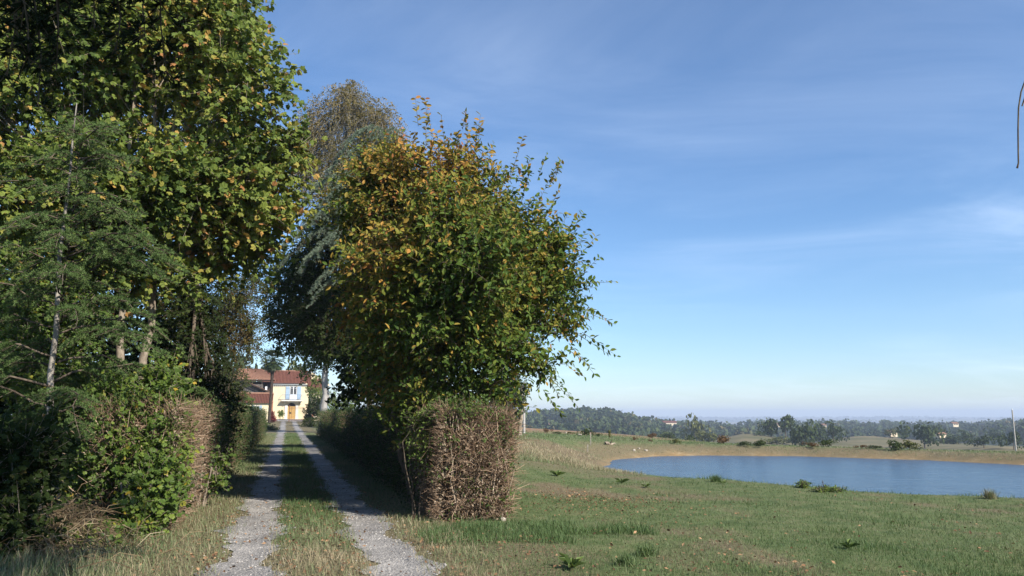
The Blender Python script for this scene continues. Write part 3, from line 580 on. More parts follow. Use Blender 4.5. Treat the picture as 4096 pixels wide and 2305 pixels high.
# young cedar at the left, its pale thin trunk in the open
cb0 = at_ground(-6.9, 12.0); br = []
for k in range(58):
    z = 1.3+4.9*(k/58)**0.9; a = k*2.4+rng.uniform(-.3, .3); L = (2.45*(1-(z/6.9)**1.3)+0.25)*rng.uniform(.75, 1.1)
    if math.sin(a) < -.9 and z < 3: continue
    s0 = cb0+np.array([0.02*z, 0, z]); br.append((s0, s0+np.array([math.cos(a)*L, math.sin(a)*L, L*rng.uniform(-.10, .22)]), 0.30, 0.2))
for k in range(26):
    z = 3.4+2.9*(k/26); a = k*2.4-1.4; L = rng.uniform(.5, 1.1)*(1-.6*(z-3.4)/3); s0 = cb0+np.array([0.02*z, 0, z]); br.append((s0, s0+np.array([math.cos(a)*L, math.sin(a)*L, L*rng.uniform(.1, .5)]), 0.4, 0.2))
for px, py in [(182,252),(168,262),(150,300),(160,235),(140,205),(135,150),(120,120)]:
    e = P(px, py, 11.2); s0 = cb0+np.array([.1, 0, e[2]-cb0[2]-.15]); br.append((s0, e, 0.30, 0.12))
conifer('cedar_tree', 'young green cedar with a thin pale trunk and layered branches at the left edge', cb0, 6.5, 0.065, br, 0.055, 'cedar_bark', 'cedar_needle', dens=1.2, ndens=4.2)
# blue-grey weeping cedar whose arms hang over the lane
cb1 = at_ground(-3.7, 28.6); br = []
for px, py, d, hw in [(338,150,27.1,.34),(350,158,27.4,.3),(325,172,27.1,.36),(343,188,27.1,.3),(298,228,26.6,.34),(318,248,26.6,.4),(300,262,26.8,.36),(312,284,26.8,.32),(284,240,27.0,.3),(345,210,27.1,.3),(290,205,27.2,.26),(322,200,27.1,.3),(308,300,27.2,.25),(330,235,27.0,.3),(278,262,27.2,.25),(335,262,27.2,.3)]:
    e = P(px, py, d); s0 = np.array([cb1[0]-0.1, cb1[1], e[2]+1.0]); e2 = e+np.array([0, 0, 0.35*np.linalg.norm(e-s0)]); br.append((s0, e2, hw, 0.42))
conifer('weeping_cedar', 'blue-grey cedar with drooping arms between the tall maple-leaved tree and the hedgerow tree', cb1, 11.5, 0.2, br, 0.095, 'bark', 'blue_needle', dens=1.5, ndens=4.0)
# the cedar the photographer stands under, its needles coloured as shade: trunk behind the camera, canopy overhead, arms hanging into the top left
cb2 = at_ground(2.9, -2.0); br = []
def seen(p): return p[1] > -0.6 and (p[2]-EYE) < 0.66*p[1]+1.9 and abs(p[0]) < 0.85*p[1]+2.2
for k in range(115):
    z = 4.5+6.8*(k/115); a = k*2.4; L = (9.6*(1-(z/13.5)**3))*rng.uniform(.6, 1.05)
    s0 = cb2+np.array([0, 0, z]); e = s0+np.array([math.cos(a)*L, math.sin(a)*L, L*rng.uniform(-.05, .2)])
    gxs = [(q[0]-1.046*q[2], q[1]+.894*q[2]) for q in (e, (s0+e)/2, s0+.75*(e-s0))]
    if any(seen(s0+(e-s0)*u_) for u_ in (.4, .6, .8, 1)) or any(b > 5.5 and a_ > -.28*b-2.2 for a_, b in gxs): continue
    br.append((s0, e, 0.30, 0.15, .24))
for tx, ty, z in [(-4.9,8.0,7),(-5.6,8.7,7.5),(-6.4,9.2,8),(-7.0,10.2,9),(-4.4,7.2,6.5),(-5.9,9.8,8.5),(-6.6,11.2,9.5),(-5.2,8.9,9),(-7.4,9.2,7),(-6.2,8.2,6.5),(-4.6,9.4,9.5),(-7.6,11.6,10)]:
    e = np.array([tx+1.046*z, ty-.894*z, z]); s0 = cb2+np.array([0, 0, z-.6]); br.append((s0, e, 0.24, 0.05, .2))  # unseen boughs added so their shadow falls on the left bank
hang = []
for px, py, d in [(18,18,3.9),(45,38,4.0),(60,60,4.2),(95,22,4.1),(118,52,4.2),(145,40,4.4),(162,68,4.5),(8,70,4.0),(75,8,4.2),(40,95,4.3),(30,60,3.9),(15,45,4.1),(55,30,4.0)]:
    e = P(px, py, d); hang.append((e+np.array([rng.uniform(-.25,.25), -.35, 1.35]), e+np.array([0, 0, .1]), 0.24, 0.1, .075))
arm0 = cb2+np.array([0, 0, 4.6]); 
dk = conifer('overhanging_cedar', 'cedar branches, needles coloured dark as shade, hanging into the top left corner from a tree behind the viewer', cb2, 12.0, 0.3, br+hang, 0.06, 'bark', 'shade_needle', dens=1.2, ndens=3.3)
wd = MB()
for hgs in (hang,):
    st0 = np.array([h[0] for h in hgs]); q = st0.copy(); q[:, 2] += 0.05
    tubes(wd, np.stack([np.repeat(arm0[None], len(q), 0), (arm0+q)/2+np.array([0, -.6, 1.2]), q], 1), np.array([.05, .025, .012])[None], 5)
tw = [P(1026, 78, 4.4), P(1021, 92, 4.4), P(1018.5, 108, 4.4), P(1018, 130, 4.4), P(1018.2, 150, 4.4), P(1018.4, 163, 4.4), P(1017.2, 168, 4.4)]
tubes(wd, np.array([np.array([arm0, P(1050, 20, 3.6), P(1034, 60, 4.2)]+tw)]), np.array([[.03, .012, .006]+[.0045]*6+[.006]]), 5)
tubes(wd, np.array([[P(1034, 60, 4.2), P(1026, 95, 4.3), P(1022, 106, 4.3)]]), np.array([[.006, .006, .004]]), 5)
wd.build('bough', M['bark'], dk, cb2, True)

# ------------------------------------------------------------------ hedges
def hedge(name, label, s0, s1, wc, width, height, n_end, n_side, green_side, face, dead_len):
    """clipped hedge along the lane; face: sign of the side that faces the lane; the end nearest the camera is dead and brown"""
    ox, oy = track_xy(s0, wc); org = np.array([ox, oy, hz(ox, oy)]); t = thing(name, label, 'hedge', tuple(org))
    def W(s, w, z):
        q_ = np.stack([s, w*.7, z*.7], -1); x, y = track_xy(s+.07*noise3(q_+5, .33), wc+w*(1+.10*noise3(q_, .5))); return np.stack([x, y, z*(1+.05*noise3(np.stack([s, w, 0*s], -1), .4))+H(x, y)], -1)
    core = MB(); ss = np.linspace(s0+.28, s1, int((s1-s0)*2.2)); prof = [(-.5, .02), (-.5, .35), (-.47, .7), (-.38, .9), (0, .93), (.38, .9), (.47, .7), (.5, .35), (.5, .02)]
    k = len(prof); pts = np.array([W(ss, np.full(len(ss), (a*(width-.36))), np.full(len(ss), b*height)) for a, b in prof]).transpose(1, 0, 2)
    pts = pts+0.05*noise3(pts, .5)[..., None]
    i = np.arange(len(ss)-1)[:, None]; j = np.arange(k-1)[None]; f = np.stack([i*k+j, i*k+j+1, (i+1)*k+j+1, (i+1)*k+j], -1).reshape(-1, 4)
    core.add(pts.reshape(-1, 3), f); c0 = pts[0].mean(0); core.add(np.concatenate([pts[0], c0[None]]), [(k, a+1, a) for a in range(k-1)]+[(k, 0, k-1)])
    core.build('inner_wood', M['core'], t, org)
    tw = MB(); lf = MB()
    # end face: tangled dead twigs and a few pale stems
    def rnd_end(n): return np.full(n, s0)+rng.uniform(0, .30, n)**1.2, rng.uniform(-.5, .5, n)*width, rng.uniform(0.0, 1.0, n)**0.9*height
    s, w, z = rnd_end(n_end)
    edge = np.abs(w)/(width/2); s = s+0.5*edge**3+0.3*sstep(.75, 1, z/height)+.06*noise3(np.stack([w, z, 0*z], -1), .3); z = z*(1-.05*edge**2)
    a0 = W(s, w, z); d = rng.normal(size=(n_end, 3))*0.6+np.array([.12, -.4, .45])+0.5*np.array([TN[0], TN[1], 0])*np.sign(w)[:, None]*(edge**3)[:, None]
    L = rng.uniform(.10, .34, n_end)*np.where(rng.uniform(size=n_end) < .08, 1.7, 1); d = unit(d); m1 = a0+d*(L*.5)[:, None]+rng.normal(size=(n_end, 3))*.025; e = m1+unit(d+rng.normal(size=(n_end, 3))*.45)*(L*.5)[:, None]
    e[:, 2] = np.maximum(e[:, 2], org[2]+.01)
    tubes(tw, np.stack([a0, m1, e], 1), np.array([.0038, .003, .0016])[None]*rng.uniform(.7, 1.6, (n_end, 1)), 3, np.clip(rng.normal(.45, .2, n_end), 0, 1))
    ns = 130; w = rng.uniform(-.36, .36, ns)*width; s = s0+rng.uniform(.0, .22, ns); zb = rng.uniform(0, .6, ns)*height; hh = np.minimum(zb+rng.uniform(.3, .9, ns), height)
    p0 = W(s+.12, w, zb); p2 = W(s+rng.normal(size=ns)*.08, w+rng.normal(size=ns)*.16, hh); p1 = (p0+p2)/2+rng.normal(size=(ns, 3))*.07
    tubes(tw, np.stack([p0, p1, p2], 1), np.array([.009, .007, .004])[None]*rng.uniform(.6, 1.4, (ns, 1)), 5, rng.uniform(.55, 1, ns))
    # lane side, top and far side twigs
    n = n_side; s = s0+(s1-s0)*rng.uniform(0, 1, n)**1.9; part = rng.uniform(size=n); w = np.where(part < .6, face*width/2*rng.uniform(.86, 1, n), rng.uniform(-.5, .5, n)*width)
    z = np.where(part < .6, rng.uniform(0, 1, n)*height, height*rng.uniform(.88, 1.0, n))
    a0 = W(s, w, z); d = unit(rng.normal(size=(n, 3))*.5+np.array([TN[0]*face, TN[1]*face, 0])*np.where(part < .6, .7, 0)[:, None]+np.array([0, 0, 1.])*np.where(part < .6, .35, .9)[:, None])
    L = rng.uniform(.08, .25, n); e = a0+d*L[:, None]
    e[:, 2] = np.maximum(e[:, 2], a0[:, 2]-.05)
    tubes(tw, np.stack([a0, e], 1), np.array([.0038, .0016])[None], 3, np.clip(rng.normal(.4, .18, n), 0, 1))
    # leaves: sparse on the dead end, dense further on
    def leaves(cen, nl, sz, spread_, ti):
        m = len(cen); pos = np.repeat(cen, nl, 0)+rng.normal(size=(m*nl, 3))*spread_
        pos[:, 2] = np.maximum(pos[:, 2], org[2]+.03)
        scatter(lf, *SMALL, pos, rng.normal(size=(m*nl, 3)), rng.normal(size=(m*nl, 3))*.6+np.array([.1, -.4, .7]), sz*rng.uniform(.6, 1.2, m*nl), np.clip(rng.normal(ti, .2, m*nl), 0, 1))
    live = s > s0+dead_len*rng.uniform(.5, 1.2, n); leaves(e[live], green_side, .055, .06, .45)
    c = W(*rnd_end(95)); leaves(c-np.array([0, .10, 0]), 11, .055, .07, .9)
    q = 110; leaves(W(s0+rng.uniform(0, 1.2, q), rng.uniform(-.5, .15, q)*width, height*rng.uniform(.95, 1.1, q)), 13, .06, .085, .85)
    dl = MB(); nd_ = int(n_end*.55); s, w, z = rnd_end(nd_); s = s+.5*(np.abs(w)/(width/2))**3+.3*sstep(.75, 1, z/height)-.1
    scatter(dl, *SMALL, W(s, w, z), rng.normal(size=(nd_, 3))-np.array([0, 0, .6]), rng.normal(size=(nd_, 3))*.6+np.array([.2, -.6, .4]), rng.uniform(.025, .06, nd_), rng.uniform(.3, 1, nd_)); ns_ = 2600; s = s0+rng.uniform(-.1, 1, ns_)**1.0*dead_len*1.1; z = rng.uniform(0, 1, ns_)*height; scatter(dl, *SMALL, W(s, np.full(ns_, face*(width/2-.02))+rng.normal(size=ns_)*.05, z), rng.normal(size=(ns_, 3))-np.array([0, 0, .6]), rng.normal(size=(ns_, 3))*.6+np.array([TN[0]*face*.7, TN[1]*face*.7-.2, .4]), rng.uniform(.025, .06, ns_), rng.uniform(.3, 1, ns_)); dl.build('dead_leaves', M['dead_leaf'], t, org)
    tw.build('dead_twigs', M['twig'], t, org); lf.build('leaves', M['hedge_leaf'], t, org); return t
hedge('clipped_hedge', 'long clipped hedge right of the lane, its near end dead and twiggy brown', 12.55, 62, 2.52, 1.28, 1.68, 7500, 9000, 5, -1, 1.6)
hedge('clipped_hedge', 'long clipped hedge left of the lane with a dry brown face', 12.7, 60, -2.5, 1.25, 1.78, 3000, 8500, 5, 1, 5.5)

broadleaf('bramble', 'straggling green bramble over the lane-side corner of the dead hedge end', at_ground(-1.5, 13.0),
    [lobe(432,414,12.9,24,9), lobe(418,425,13.0,14,18), lobe(462,409,12.8,20,6), lobe(424,455,12.9,8,22)], 230, SMALL, 'bush_leaf', 'bark', .012, 1.2, .055, (.25, .6), 9, .35, .25, lambda p: .3+.2*noise3(p, .5), 4, .6, 0, None, 'shrub', spread=.3)
# ------------------------------------------------------------------ grass, litter, stones
BLADE_V = [(-.5,0,0),(.5,0,0),(.38,.55,.12),(-.38,.55,.12),(0,1,.42)]
BT = np.array([(0,1,2),(0,2,3),(3,2,4)])
def blades(mb, x, y, hgt, wid, tint):
    z = H(x, y); N = len(x); a = rng.uniform(0, 2*math.pi, N); lean = rng.normal(size=(N, 2))*.33
    up = np.stack([lean[:, 0], lean[:, 1], np.ones(N)], -1); up = unit(up); X = np.stack([np.cos(a), np.sin(a), 0*a], -1); Z = unit(np.cross(X, up))
    tv = np.array(BLADE_V); V = np.stack([x, y, z-.004], -1)[:, None]+(tv[None, :, 0:1]*wid[:, None, None])*X[:, None]+(tv[None, :, 1:2]*hgt[:, None, None])*up[:, None]+(tv[None, :, 2:3]*hgt[:, None, None])*Z[:, None]
    f = ((y > 13) & (hgt < .2)) | (hgt < .075); tint = np.broadcast_to(tint, (N,))
    V1 = V[f][:, [0, 1, 4]]; V2 = V[~f]
    if len(V1): mb.add(V1.reshape(-1, 3), np.arange(len(V1)*3).reshape(-1, 3), np.clip(tint[f], 0, 1))
    if len(V2): mb.add(V2.reshape(-1, 3), (BT[None]+(np.arange(len(V2))*5)[:, None, None]).reshape(-1, 3), np.repeat(np.clip(tint[~f], 0, 1), 3))
def wedge(n, y0, y1, px0, px1, power=1.0):
    y = (y0**-power+(y1**-power-y0**-power)*rng.uniform(size=n))**(-1/power); px = rng.uniform(px0, px1, n); return (px-512)/(F*ct)*y, y
def in_rut(w, m=0.0): return (np.abs(np.abs(w)-RW) < 0.33+m)
# lawn
lawn = MB()
x, y = wedge(178000, 5.0, 34, 400, 1180, 1.05); s, w = track_sw(x, y)
keep = (w > 1.55+rng.normal(size=len(x))*.12) & (pond_sd(x, y) > .25) & ~((s > 12.45) & (w > 1.75) & (w < 3.25)); x, y = x[keep], y[keep]
dr = dryness(x, y); k2 = rng.uniform(size=len(x)) > np.clip((dr-.25)*1.1, 0, .75); x, y, dr = x[k2], y[k2], dr[k2]
tall = 1+0.9*np.clip(noise3(np.stack([x, y, 0*x+2], -1), .8), 0, 1)
yy = np.clip(y/9, .8, 2.6)
blades(lawn, x, y, rng.uniform(.022, .060, len(x))*tall, .0052*yy*rng.uniform(.7, 1.4, len(x)), .28+.34*dr+rng.normal(size=len(x))*.15)
tag(lawn.build('lawn_grass', M['grass']), 'short mown green grass with straw patches between the hedge and pond', 'grass', kind='stuff')
# lush tuft of grass under the hedge end
lush = MB(); n = 16000; u = rng.uniform(-2.6, 2.8, n); v = rng.uniform(9.6, 12.5, n)**1.0; x = u; y = v; s, w = track_sw(x, y)
keep = (w > 1.3) & (noise3(np.stack([x, y, 0*x], -1), .7)+1.2-1.1*np.abs(y-11.6)-.45*np.abs(x+.6) > 0); x, y = x[keep], y[keep]
blades(lush, x, y, rng.uniform(.07, .17, len(x)), .007*rng.uniform(.7, 1.4, len(x)), .18+rng.normal(size=len(x))*.12)
tag(lush.build('lush_grass', M['grass']), 'longer bright green grass at the foot of the dead hedge end', 'grass', kind='stuff')
# verges and the strip between the ruts
vg = MB(); n = 95000; s = 6.0*np.exp(rng.uniform(0, 1, n)*math.log(70/6.0)); w = rng.uniform(-2.1, 1.9, n); ok = ~in_rut(w, -.05+.07*rng.normal(size=n)); s, w = s[ok], w[ok]
x, y = track_xy(s, w); strip = np.abs(w) < .5; dr = dryness(x, y)
green_ = np.where(strip, sstep(9, 14.5, s+1.2*noise3(np.stack([x, y, 0*x], -1), 1.0)), 0.15+.3*sstep(14, 18, s))
kp = rng.uniform(size=len(x)) > np.where(strip, .1, .35)*(1-green_); x, y, s, w, dr, green_, strip = [q[kp] for q in (x, y, s, w, dr, green_, strip)]
sc = np.clip(s/9, .8, 3)
blades(vg, x, y, rng.uniform(.04, .12, len(x))*np.where(strip, 1.1, 1.0), .0055*sc*rng.uniform(.7, 1.3, len(x)), .74-.48*green_+.25*dr+rng.normal(size=len(x))*.14)
tag(vg.build('verge_grass', M['grass']), 'dry straw-coloured grass on the verges and between the wheel ruts', 'grass', kind='stuff')
# bank and brim: longer grass by the water, meadow behind
bk = MB(); n = 60000; x = rng.uniform(0, 24, n); y = rng.uniform(12, 48, n); sd = pond_sd(x, y); keep = (sd > .3) & (sd < 1.9) & (y < 36) & (noise3(np.stack([x, y, 0*x], -1), 1.2) > -.35)
x, y = x[keep], y[keep]; blades(bk, x, y, rng.uniform(.05, .17, len(x)), .010*rng.uniform(.7, 1.3, len(x)), .30+.3*dryness(x, y)+rng.normal(size=len(x))*.15)
n = 90000; x = rng.uniform(1, 24, n); y = rng.uniform(10, 36, n); sd = pond_sd(x, y); keep = (sd > 1.3) & (sd < 3.4) & (noise3(np.stack([x, y, 0*x], -1), .9)+.5*noise3(np.stack([x, y, 0*x+3], -1), .35) > .45); x, y = x[keep], y[keep]
blades(bk, x, y, rng.uniform(.05, .19, len(x)), .010*rng.uniform(.7, 1.3, len(x)), .22+.35*np.clip((x-8)/8, 0, 1)+.25*dryness(x, y)+rng.normal(size=len(x))*.13)
n = 80000; x, y = wedge(n, 27, 95, 505, 1060, .8); sd = pond_sd(x, y); keep = (sd > .45) & ~((y < 36) & (x > 6)); x, y, sd = x[keep], y[keep], sd[keep]
lb = (1-sstep(3.5, 6.0, np.hypot((x-2.6)/.85, (y-36)/2.0))); drf = np.clip(lb*.55+.35*(sd < 3)*(y > 38), 0, .6)
blades(bk, x, y, rng.uniform(.05, .14, len(x))*(1+.3*lb), .006*np.clip(y/10, 2, 7)*rng.uniform(.7, 1.3, len(x)), .40+drf*.8+.15*dryness(x, y)+rng.normal(size=len(x))*.12)
tag(bk.build('bank_grass', M['grass']), 'rough grass along the pond brim and over the meadow bank', 'grass', kind='stuff')
# tangle of dead stalks and bramble in the bottom left
dt = MB(); n = 1500; q = np.stack([rng.normal(85, 34, n), rng.normal(510, 30, n)], -1); dd = 10.4+rng.normal(size=n)*.7
x = (q[:, 0]-512)/(F*ct)*dd; y = dd; z = H(x, y)+rng.uniform(0, .45, n)*np.exp(-((q[:, 0]-80)/55)**2); a0 = np.stack([x, y, z], -1); L = rng.uniform(.15, .55, n)
d = unit(rng.normal(size=(n, 3))*np.array([1, .8, .55])+np.array([0, 0, .1])); e = a0+d*L[:, None]; e[:, 2] = np.maximum(e[:, 2]-.2*L, H(x, y)+.01); mm = (a0+e)/2; mm[:, 2] += .18*L
tubes(dt, np.stack([a0, mm, e], 1), np.array([.004, .0035, .002])[None]*rng.uniform(.6, 1.5, (n, 1)), 3, np.clip(rng.normal(.35, .25, n), 0, 1))
tag(dt.build('dead_stalks', M['straw']), 'tangle of dead grey stalks below the pale thin trunk', 'undergrowth', kind='stuff')
ug = MB(); n = 17000; x, y = wedge(n, 6.5, 15, -60, 215, .8); s, w = track_sw(x, y); kp = (w < -1.9+.15*rng.normal(size=n)); x, y = x[kp], y[kp]
blades(ug, x, y, rng.uniform(.06, .24, len(x)), .008*rng.uniform(.7, 1.4, len(x)), .62+.25*dryness(x, y)+rng.normal(size=len(x))*.2)
tag(ug.build('rough_undergrowth', M['grass']), 'rough dry grass under the shrubs on the left bank', 'undergrowth', kind='stuff')
iv = MB(); n = 6000; x, y = wedge(n, 9.6, 15, -60, 205, .8); s, w = track_sw(x, y); kp = (w < -2.1) & (noise3(np.stack([x, y, 0*x], -1), .6) > -.2); x, y = x[kp], y[kp]; N = len(x)
scatter(iv, *LOBED, np.stack([x, y, H(x, y)+rng.uniform(.03, .3, N)], -1), rng.normal(size=(N, 3)), rng.normal(size=(N, 3))*.5+np.array([.1, -.3, .8]), rng.uniform(.04, .075, N), np.clip(rng.normal(.3, .2, N), 0, 1))
tag(iv.build('ivy_undergrowth', M['bush_leaf']), 'low ivy and leafy weeds carpeting the left bank', 'undergrowth', kind='stuff')
# fallen leaves
fl = MB(); n = 9000; s = 6*np.exp(rng.uniform(0, 1, n)*math.log(26/6)); w = rng.normal(0, 1.7, n); edge = np.abs(np.abs(np.abs(w)-RW)-.33) < .22; kp = (rng.uniform(size=n) < np.where(in_rut(w), .2*(s > 11)+.06, np.where(edge, 1, .45))) & (s < 30); s, w = s[kp], w[kp]
x, y = track_xy(s, w); xa, ya = wedge(1900, 7, 22, 440, 1030, 1.0); sa, wa = track_sw(xa, ya); g = dryness(xa, ya) > .05+rng.normal(size=len(xa))*.3; xa, ya = xa[g & (wa > 1.5)], ya[g & (wa > 1.5)]
xb = rng.normal(1.6, .9, 1100); yb = rng.normal(15.6, 1.3, 1100); x = np.concatenate([x, xa, xb]); y = np.concatenate([y, ya, yb]); sx, wx_ = track_sw(x, y); kp = ~((sx > 12.5) & (wx_ > 1.8) & (wx_ < 3.2)) & (pond_sd(x, y) > .5); x, y = x[kp], y[kp]; N = len(x)
scatter(fl, *SMALL, np.stack([x, y, H(x, y)+.028+rng.uniform(0, .03, N)], -1), rng.normal(size=(N, 3))*np.array([1, 1, .25]), rng.normal(size=(N, 3))*.4+np.array([0, 0, 1]), .05*rng.uniform(.5, 1.3, N), rng.uniform(0, .9, N)**1.5)
tag(fl.build('fallen_leaves', M['fallen']), 'brown fallen leaves strewn over the verges and lawn', 'leaves', kind='stuff')
# loose gravel
pb = MB(); n = 5500; s = 6*np.exp(rng.uniform(0, 1, n)*math.log(24/6)); w = np.where(rng.uniform(size=n) < .5, -RW, RW)+rng.normal(size=n)*.2; x, y = track_xy(s, w); r = .006+.012*rng.uniform(size=n)**3
OV = np.array([(1,0,0),(0,1,0),(-1,0,0),(0,-1,0),(0,0,.7),(0,0,-.6)]); OF = np.array([(0,1,4),(1,2,4),(2,3,4),(3,0,4)])
scatter(pb, OV, OF, np.stack([x, y, H(x, y)+.018], -1), rng.normal(size=(n, 3))*np.array([1, 1, .2]), np.array([0, 0, 1])+rng.normal(size=(n, 3))*.3, r, rng.uniform(0, .65, n))
tag(pb.build('loose_gravel', M['pebble']), 'loose pale gravel lying in the two wheel ruts', 'gravel', kind='stuff')

def rock_mesh(seed, sx, sy, sz):
    import bmesh
    bm = bmesh.new(); bmesh.ops.create_icosphere(bm, subdivisions=3, radius=1); g = np.random.default_rng(seed); k = unit(g.normal(size=(9, 3))); h = g.uniform(.62, .95, 9)
    for v in bm.verts:
        p = np.array(v.co); d_ = k@p; over = d_/h
        m_ = max(1.0, over.max()); p = p/m_; p += 0.04*noise3(p[None]+seed, .3)[0]; v.co = (p[0]*sx, p[1]*sy, p[2]*sz)
    me = bpy.data.meshes.new('stone'); bm.to_mesh(me); bm.free(); me.materials.append(M['rock']); return me
def stone(label, px, py, w, h, seed):
    g = hit(px, py); k = g[1]/F; o = bpy.data.objects.new('stone', rock_mesh(seed, w*k/2, w*k/2*.8, h*k/1.6)); C.objects.link(o); o.location = (g[0], g[1], g[2]+h*k*.28)
    return tag(o, label, 'stone', 'pale stones lying on the grass and shore')
stone('pale round stone in the grass at the right foot of the dead hedge end', 503, 521, 6.5, 4.5, 1)
stone('rounded pale stone on the pond shore, left of the other shore stones', 634, 451.3, 3.2, 2.4, 2)
stone('low pale stone on the pond shore between two others', 639, 449.6, 2.6, 1.4, 3)
stone('pale stone on the pond shore, right of the other shore stones', 646, 451.0, 3.6, 1.6, 4)
stone('flat pale boulder on the far meadow beside the green bush', 580, 435.5, 4.4, 1.8, 5)
stone('small bluish-white stone block on the far meadow', 566, 433.5, 1.8, 2.0, 6)
# weathered log above the pond's left end
g = hit(611, 445.5); k = g[1]/F; lg = thing('fallen_log', 'weathered grey log lying on the bank above the left end of the pond', 'log', tuple(g)); mb = MB()
u = np.linspace(0, 1, 12); p = np.stack([-5.5*k+11*k*u, .5*u, 1.25*k-.9*k*u+.05*np.sin(u*9)], -1); rr = k*np.interp(u, [0, .1, .5, .8, 1], [1.5, 1.55, 1.15, .8, .35])*(1+.12*np.sin(u*23)); tubes(mb, p[None], rr[None], 10)
mb.build('log_body', M['log'], lg, smooth=True); mb = MB(); a = np.linspace(0, 2*math.pi, 11)[:-1]; mb.add(np.concatenate([[[p[0][0]-.02, p[0][1], p[0][2]]], np.stack([0*a+p[0][0]-.012, p[0][1]+rr[0]*.95*np.cos(a), p[0][2]+rr[0]*.95*np.sin(a)], -1)]), [(0, 1+i, 1+(i+1) % 10) for i in range(10)]); mb.build('cut_end', M['dark_wood'], lg)
mb = MB(); tubes(mb, np.array([[p[5], p[5]+[.1, -.2, .25]]]), np.array([[.06, .03]]), 6); mb.build('branch_stub', M['log'], lg)
def stake(label, px, py, h, r=.03):
    g = hit(px, py); mb = MB(); tubes(mb, np.array([[[0, 0, -.1], [.01, 0, h*.6], [.02, .01, h], [.02, .01, h+.02]]]), np.array([[r, r, r*.9, .002]]), 7)
    o = mb.build('wooden_stake', M['post'], None, tuple(0*g), True); o.location = tuple(g); return tag(o, label, 'stake', 'stakes on the pond bank')
stake('pale wooden stake on the dry bank above the pond end', 590.5, 446.5, .75); stake('short pale stake low on the dry bank by the pond', 587.5, 452.5, .45)
# dock plants in the lawn
DV = [(0,0,0),(.07,.3,.10),(.11,.62,.12),(0,1,-.16),(-.11,.62,.12),(-.07,.3,.10)]
def dock(label, px, py, size, nl, seed):
    g = hit(px, py); r_ = np.random.default_rng(seed); t = thing('dock_plant', label, 'plant', tuple(g), 0, 'broad-leaved weeds in the lawn')
    for i in range(nl):
        a = i*2.4+r_.uniform(-.3, .3); mb = MB(); scatter(mb, DV, OVAL_F, [[0, 0, .01]], [[math.cos(a), math.sin(a), r_.uniform(.35, 1.1)]], [[-.2*math.cos(a), -.2*math.sin(a), 1]], size*r_.uniform(.45, 1.2), r_.uniform(0, 1)); mb.build('leaf', M['dock'], t)
dock('large pale green dock plant at the bottom edge of the lawn', 572, 569, .21, 17, 1)
dock('dark dock plant in the lawn near the pond brim, second from the hedge', 622, 483.5, .22, 14, 2)
dock('low dark weed patch in the lawn closest to the hedge', 557, 476.5, .25, 16, 3)
dock('small dock plant in the lawn below the pond brim', 646, 488, .15, 11, 4)
dock('flat dark weed in the lawn near the bottom right', 848, 549, .15, 12, 5)
dock('tiny dark weed in the lawn below the middle of the pond brim', 723, 484, .15, 9, 6)
def weed(label, px, py, w_, h_):
    g = hit(px, py); c = g+np.array([0, 0, h_*.55]); lb = [(c+np.array([rng.normal()*w_*.3, rng.normal()*.1, rng.normal()*h_*.12]), np.array([w_*.32, .18, h_*.42])) for _ in range(4)]
    return broadleaf('brim_weed', label, g, lb, 80, SMALL, 'bush_leaf', 'bark', .008, h_*.3, .05, (.1, .22), 7, .1, .4, lambda p: .5+0*p[:, 0], 3, .5, 0, 'leafy weeds on the pond brim', 'plant', spread=.06)
weed('dark upright leafy weed on the pond brim, left of the spreading one', 806, 488, .3, .16); weed('wide spreading dark weed on the pond brim right of the upright one', 832, 492, .55, .11)
# tall grass tussocks along the brim
def tussock(label, px, py, h, n, ti):
    g = hit(px, py); mb = MB(); x = g[0]+rng.normal(size=n)*.05; y = g[1]+rng.normal(size=n)*.05; blades(mb, x, y, h*rng.uniform(.5, 1.1, n), np.full(n, .012), ti+rng.normal(size=n)*.12)
    o = mb.build('grass_tussock', M['grass'], None, tuple(g)); return tag(o, label, 'grass tuft', 'grass tussocks on the pond brim')
tussock('dark green grass tussock on the brim at the left end of the pond', 620, 470, 0.25, 260, .15); tussock('grass tussock on the brim, second from the left end of the pond', 643, 474, 0.24, 220, .2)
tussock('long arching green tussock on the brim left of the middle of the pond', 716, 482, 0.22, 280, .15); tussock('brown dry tussock on the brim at the right end of the pond', 948, 492, 0.25, 320, .8)
tussock('brownish tussock on the brim near the right picture edge', 990, 499, 0.22, 280, .7); tussock('bright green long-bladed tussock in the lawn near the bottom edge', 645, 556, 0.14, 260, .25); tussock('pale green tussock beside the bottom edge of the lawn', 625, 566, 0.13, 220, .3)
# ------------------------------------------------------------------ buildings at the end of the lane
RZ = math.atan2(TN[1], TN[0])
def tile_slope(mb, e0, e1, r0, r1, rib=.24, amp=.045, rows=10, mat=0):
    e0, e1, r0, r1 = [np.asarray(a, float) for a in (e0, e1, r0, r1)]; L = np.linalg.norm(e1-e0); nx = max(int(L/rib)*4, 8); nrm = unit(np.cross(e1-e0, r0-e0))
    u = np.linspace(0, 1, nx+1); v = np.sort(np.concatenate([np.linspace(0, 1, rows+1), np.linspace(0, 1, rows+1)[1:-1]-1e-4])); st = np.zeros(len(v)); st[1:-1:2] = 0.0; st[2:-1:2] = .03
    U, Vv = np.meshgrid(u, v); p = (e0+(e1-e0)*U[..., None])*(1-Vv[..., None])+(r0+(r1-r0)*U[..., None])*Vv[..., None]
    hgt = amp*np.sin(U*L/rib*2*math.pi)+st[:, None]; p = p+nrm*hgt[..., None]; k = nx+1; i = np.arange(len(v)-1)[:, None]; j = np.arange(nx)[None]
    mb.add(p.reshape(-1, 3), np.stack([i*k+j, i*k+j+1, (i+1)*k+j+1, (i+1)*k+j], -1).reshape(-1, 4), .5, mat)
